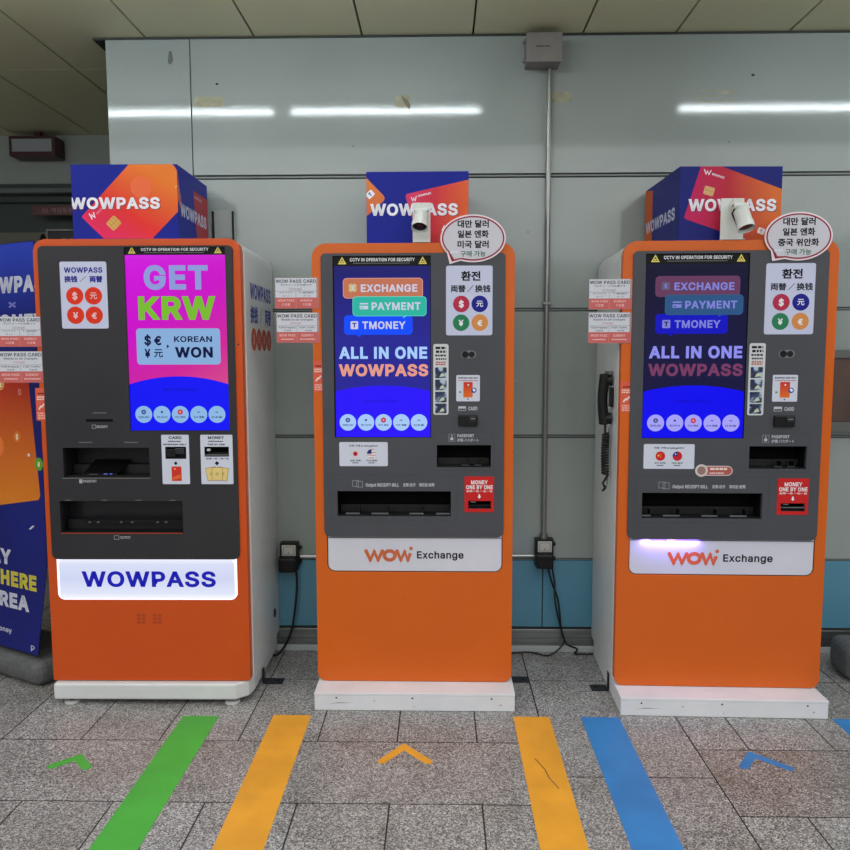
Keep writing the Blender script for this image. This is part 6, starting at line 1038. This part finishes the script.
ban = mb.build('banner', t, 'navy printed banner with orange card picture', weld=True)
a = Art(O_, Un, Vu, Nn, step=.0004); top = grad('banner_sky', tuple(O_+Vu*TRc[1]), tuple(-Vu*.35), ((0, (44, 66, 178)), (1, (28, 34, 118))))
def BQ(*pts): return [bp(*p) for p in pts]
a.poly(BQ((-40, 244), (33, 241.5), (60, 300), (-40, 300)) if False else [(TRc[0]-WB+.004, TRc[1]-.004), (TRc[0]-.004, TRc[1]-.004), (TRc[0]-.004, TRc[1]-.36), (-WB+.01, TRc[1]-.36)], top)
cg = grad('banner_card', tuple(O_+Vu*bp(20, 380)[1]), tuple(Vu*(bp(20, 505)[1]-bp(20, 380)[1])), ((0, (176, 44, 34)), (1, (220, 128, 40))))
a.up(); a.poly(BQ((-70, 372), (26.0, 372), (28, 375), (40.4, 496), (38.6, 500), (-70, 514)), cg)
a.up(); Wt = ink((206, 208, 224)); Lv = ink((120, 120, 200)); Ye = ink((214, 200, 76))
def BT(s_, x0, x1, yc, hp, m, h_=.045):
    p0 = bp(x0, yc+hp/2); p1 = bp(x1, yc-hp/2); m0 = bp((x0+x1)/2, yc+hp/2)[1]; m1 = bp((x0+x1)/2, yc-hp/2)[1]; a.text(s_, (bp(x0, yc)[0], bp(x1, yc)[0], m0, m1), m, h=h_)
BT('WOWPASS', -25, 54, 284.5, 16.5, Wt); BT('×', 8.4, 16.6, 304, 9, Lv, .03); BT('TMONEY', -24, 46, 322, 15, Wt)
BT('PAY', -17.5, 11.4, 554.5, 15, Wt); BT('ANYWHERE', -40, 36.6, 575.5, 15, Ye); BT('IN KOREA', -40, 29.2, 596, 15, Wt); BT('Tmoney', -8, 12, 628, 5, Wt, .02); BT('P', 31.2, 34.8, 648.6, 6, Wt, .01)
BT('SS', 18.2, 21.4, 392, 6, ink((226, 160, 150)), .02)
for px, py, r_, col, sy in ((17.4, 436.6, .026, (214, 118, 52), '$'), (39.2, 464.2, .030, (92, 160, 50), '¥'), (.6, 384, .03, (214, 150, 90), '€'), (-2, 446, .05, (228, 120, 56), '$')):
    c = bp(px, py); a.lay = 4; a.disc(c, r_, ink(col)); a.up(); a.text(sy, (c[0]-r_*.35, c[0]+r_*.35, c[1]-r_*.5, c[1]+r_*.5), ink((240, 226, 190)), h=.03, keep=True)
a.lay = 4; a.disc(bp(29, 455), .008, ink((224, 226, 232))); a.poly(BQ((29, 529), (33, 525.5), (35, 526), (31, 529.5)), Wt); a.build('print', ban)
pc = O_+Un*(-WB/2); ang = atan2(Un.y, Un.x); cb = pc-Nn*.14; cb.z = 0
mb = MB(); mb.box(-.335, .335, -.17, .17, .002, .125, WEIGHT); o = mb.build('weighted_base', t, 'grey moulded plastic base', bevel=.05, seg=4, weld=True, loc=(cb.x, cb.y, 0), rot=(0, 0, ang))
mb = MB(); mb.box(-.06, .06, -.05, .05, .124, .19, WEIGHT); o = mb.build('pole_socket', t, bevel=.012, weld=True, loc=(cb.x, cb.y, 0), rot=(0, 0, ang))
mb = MB(); mb.cyl((cb.x, cb.y, .18), (cb.x, cb.y, 1.95), .016, .016, STEEL, 14); q = O_-Un*(WB/2)+Vu*(TRc[1]*.93)-Nn*.006; mb.cyl((cb.x, cb.y, 1.9), tuple(q), .008, .008, STEEL, 10); q = O_-Un*(WB/2)+Vu*.10-Nn*.006; mb.cyl((cb.x, cb.y, .24), tuple(q), .008, .008, STEEL, 10); mb.build('pole', t)
# ------------------------------------------------------------------ second weighted base at the right edge
t = thing('weighted_stand', 'grey moulded plastic base at the right edge beside the right kiosk', 'stand', (2.20, 3.60, 0), -.05)
mb = MB(); mb.box(-.28, .27, -.12, .10, .002, .172, WEIGHT); mb.build('weight', t, bevel=.045, seg=4, weld=True)
mb = MB(); mb.box(-.06, .06, -.05, .05, .171, .215, WEIGHT); mb.build('pole_socket', t, bevel=.012, weld=True)
mb = MB(); mb.box(-.20, .20, -.124, -.1205, .10, .108, mat('base_ridge', (112, 112, 114), .6)); mb.build('ridge', t)
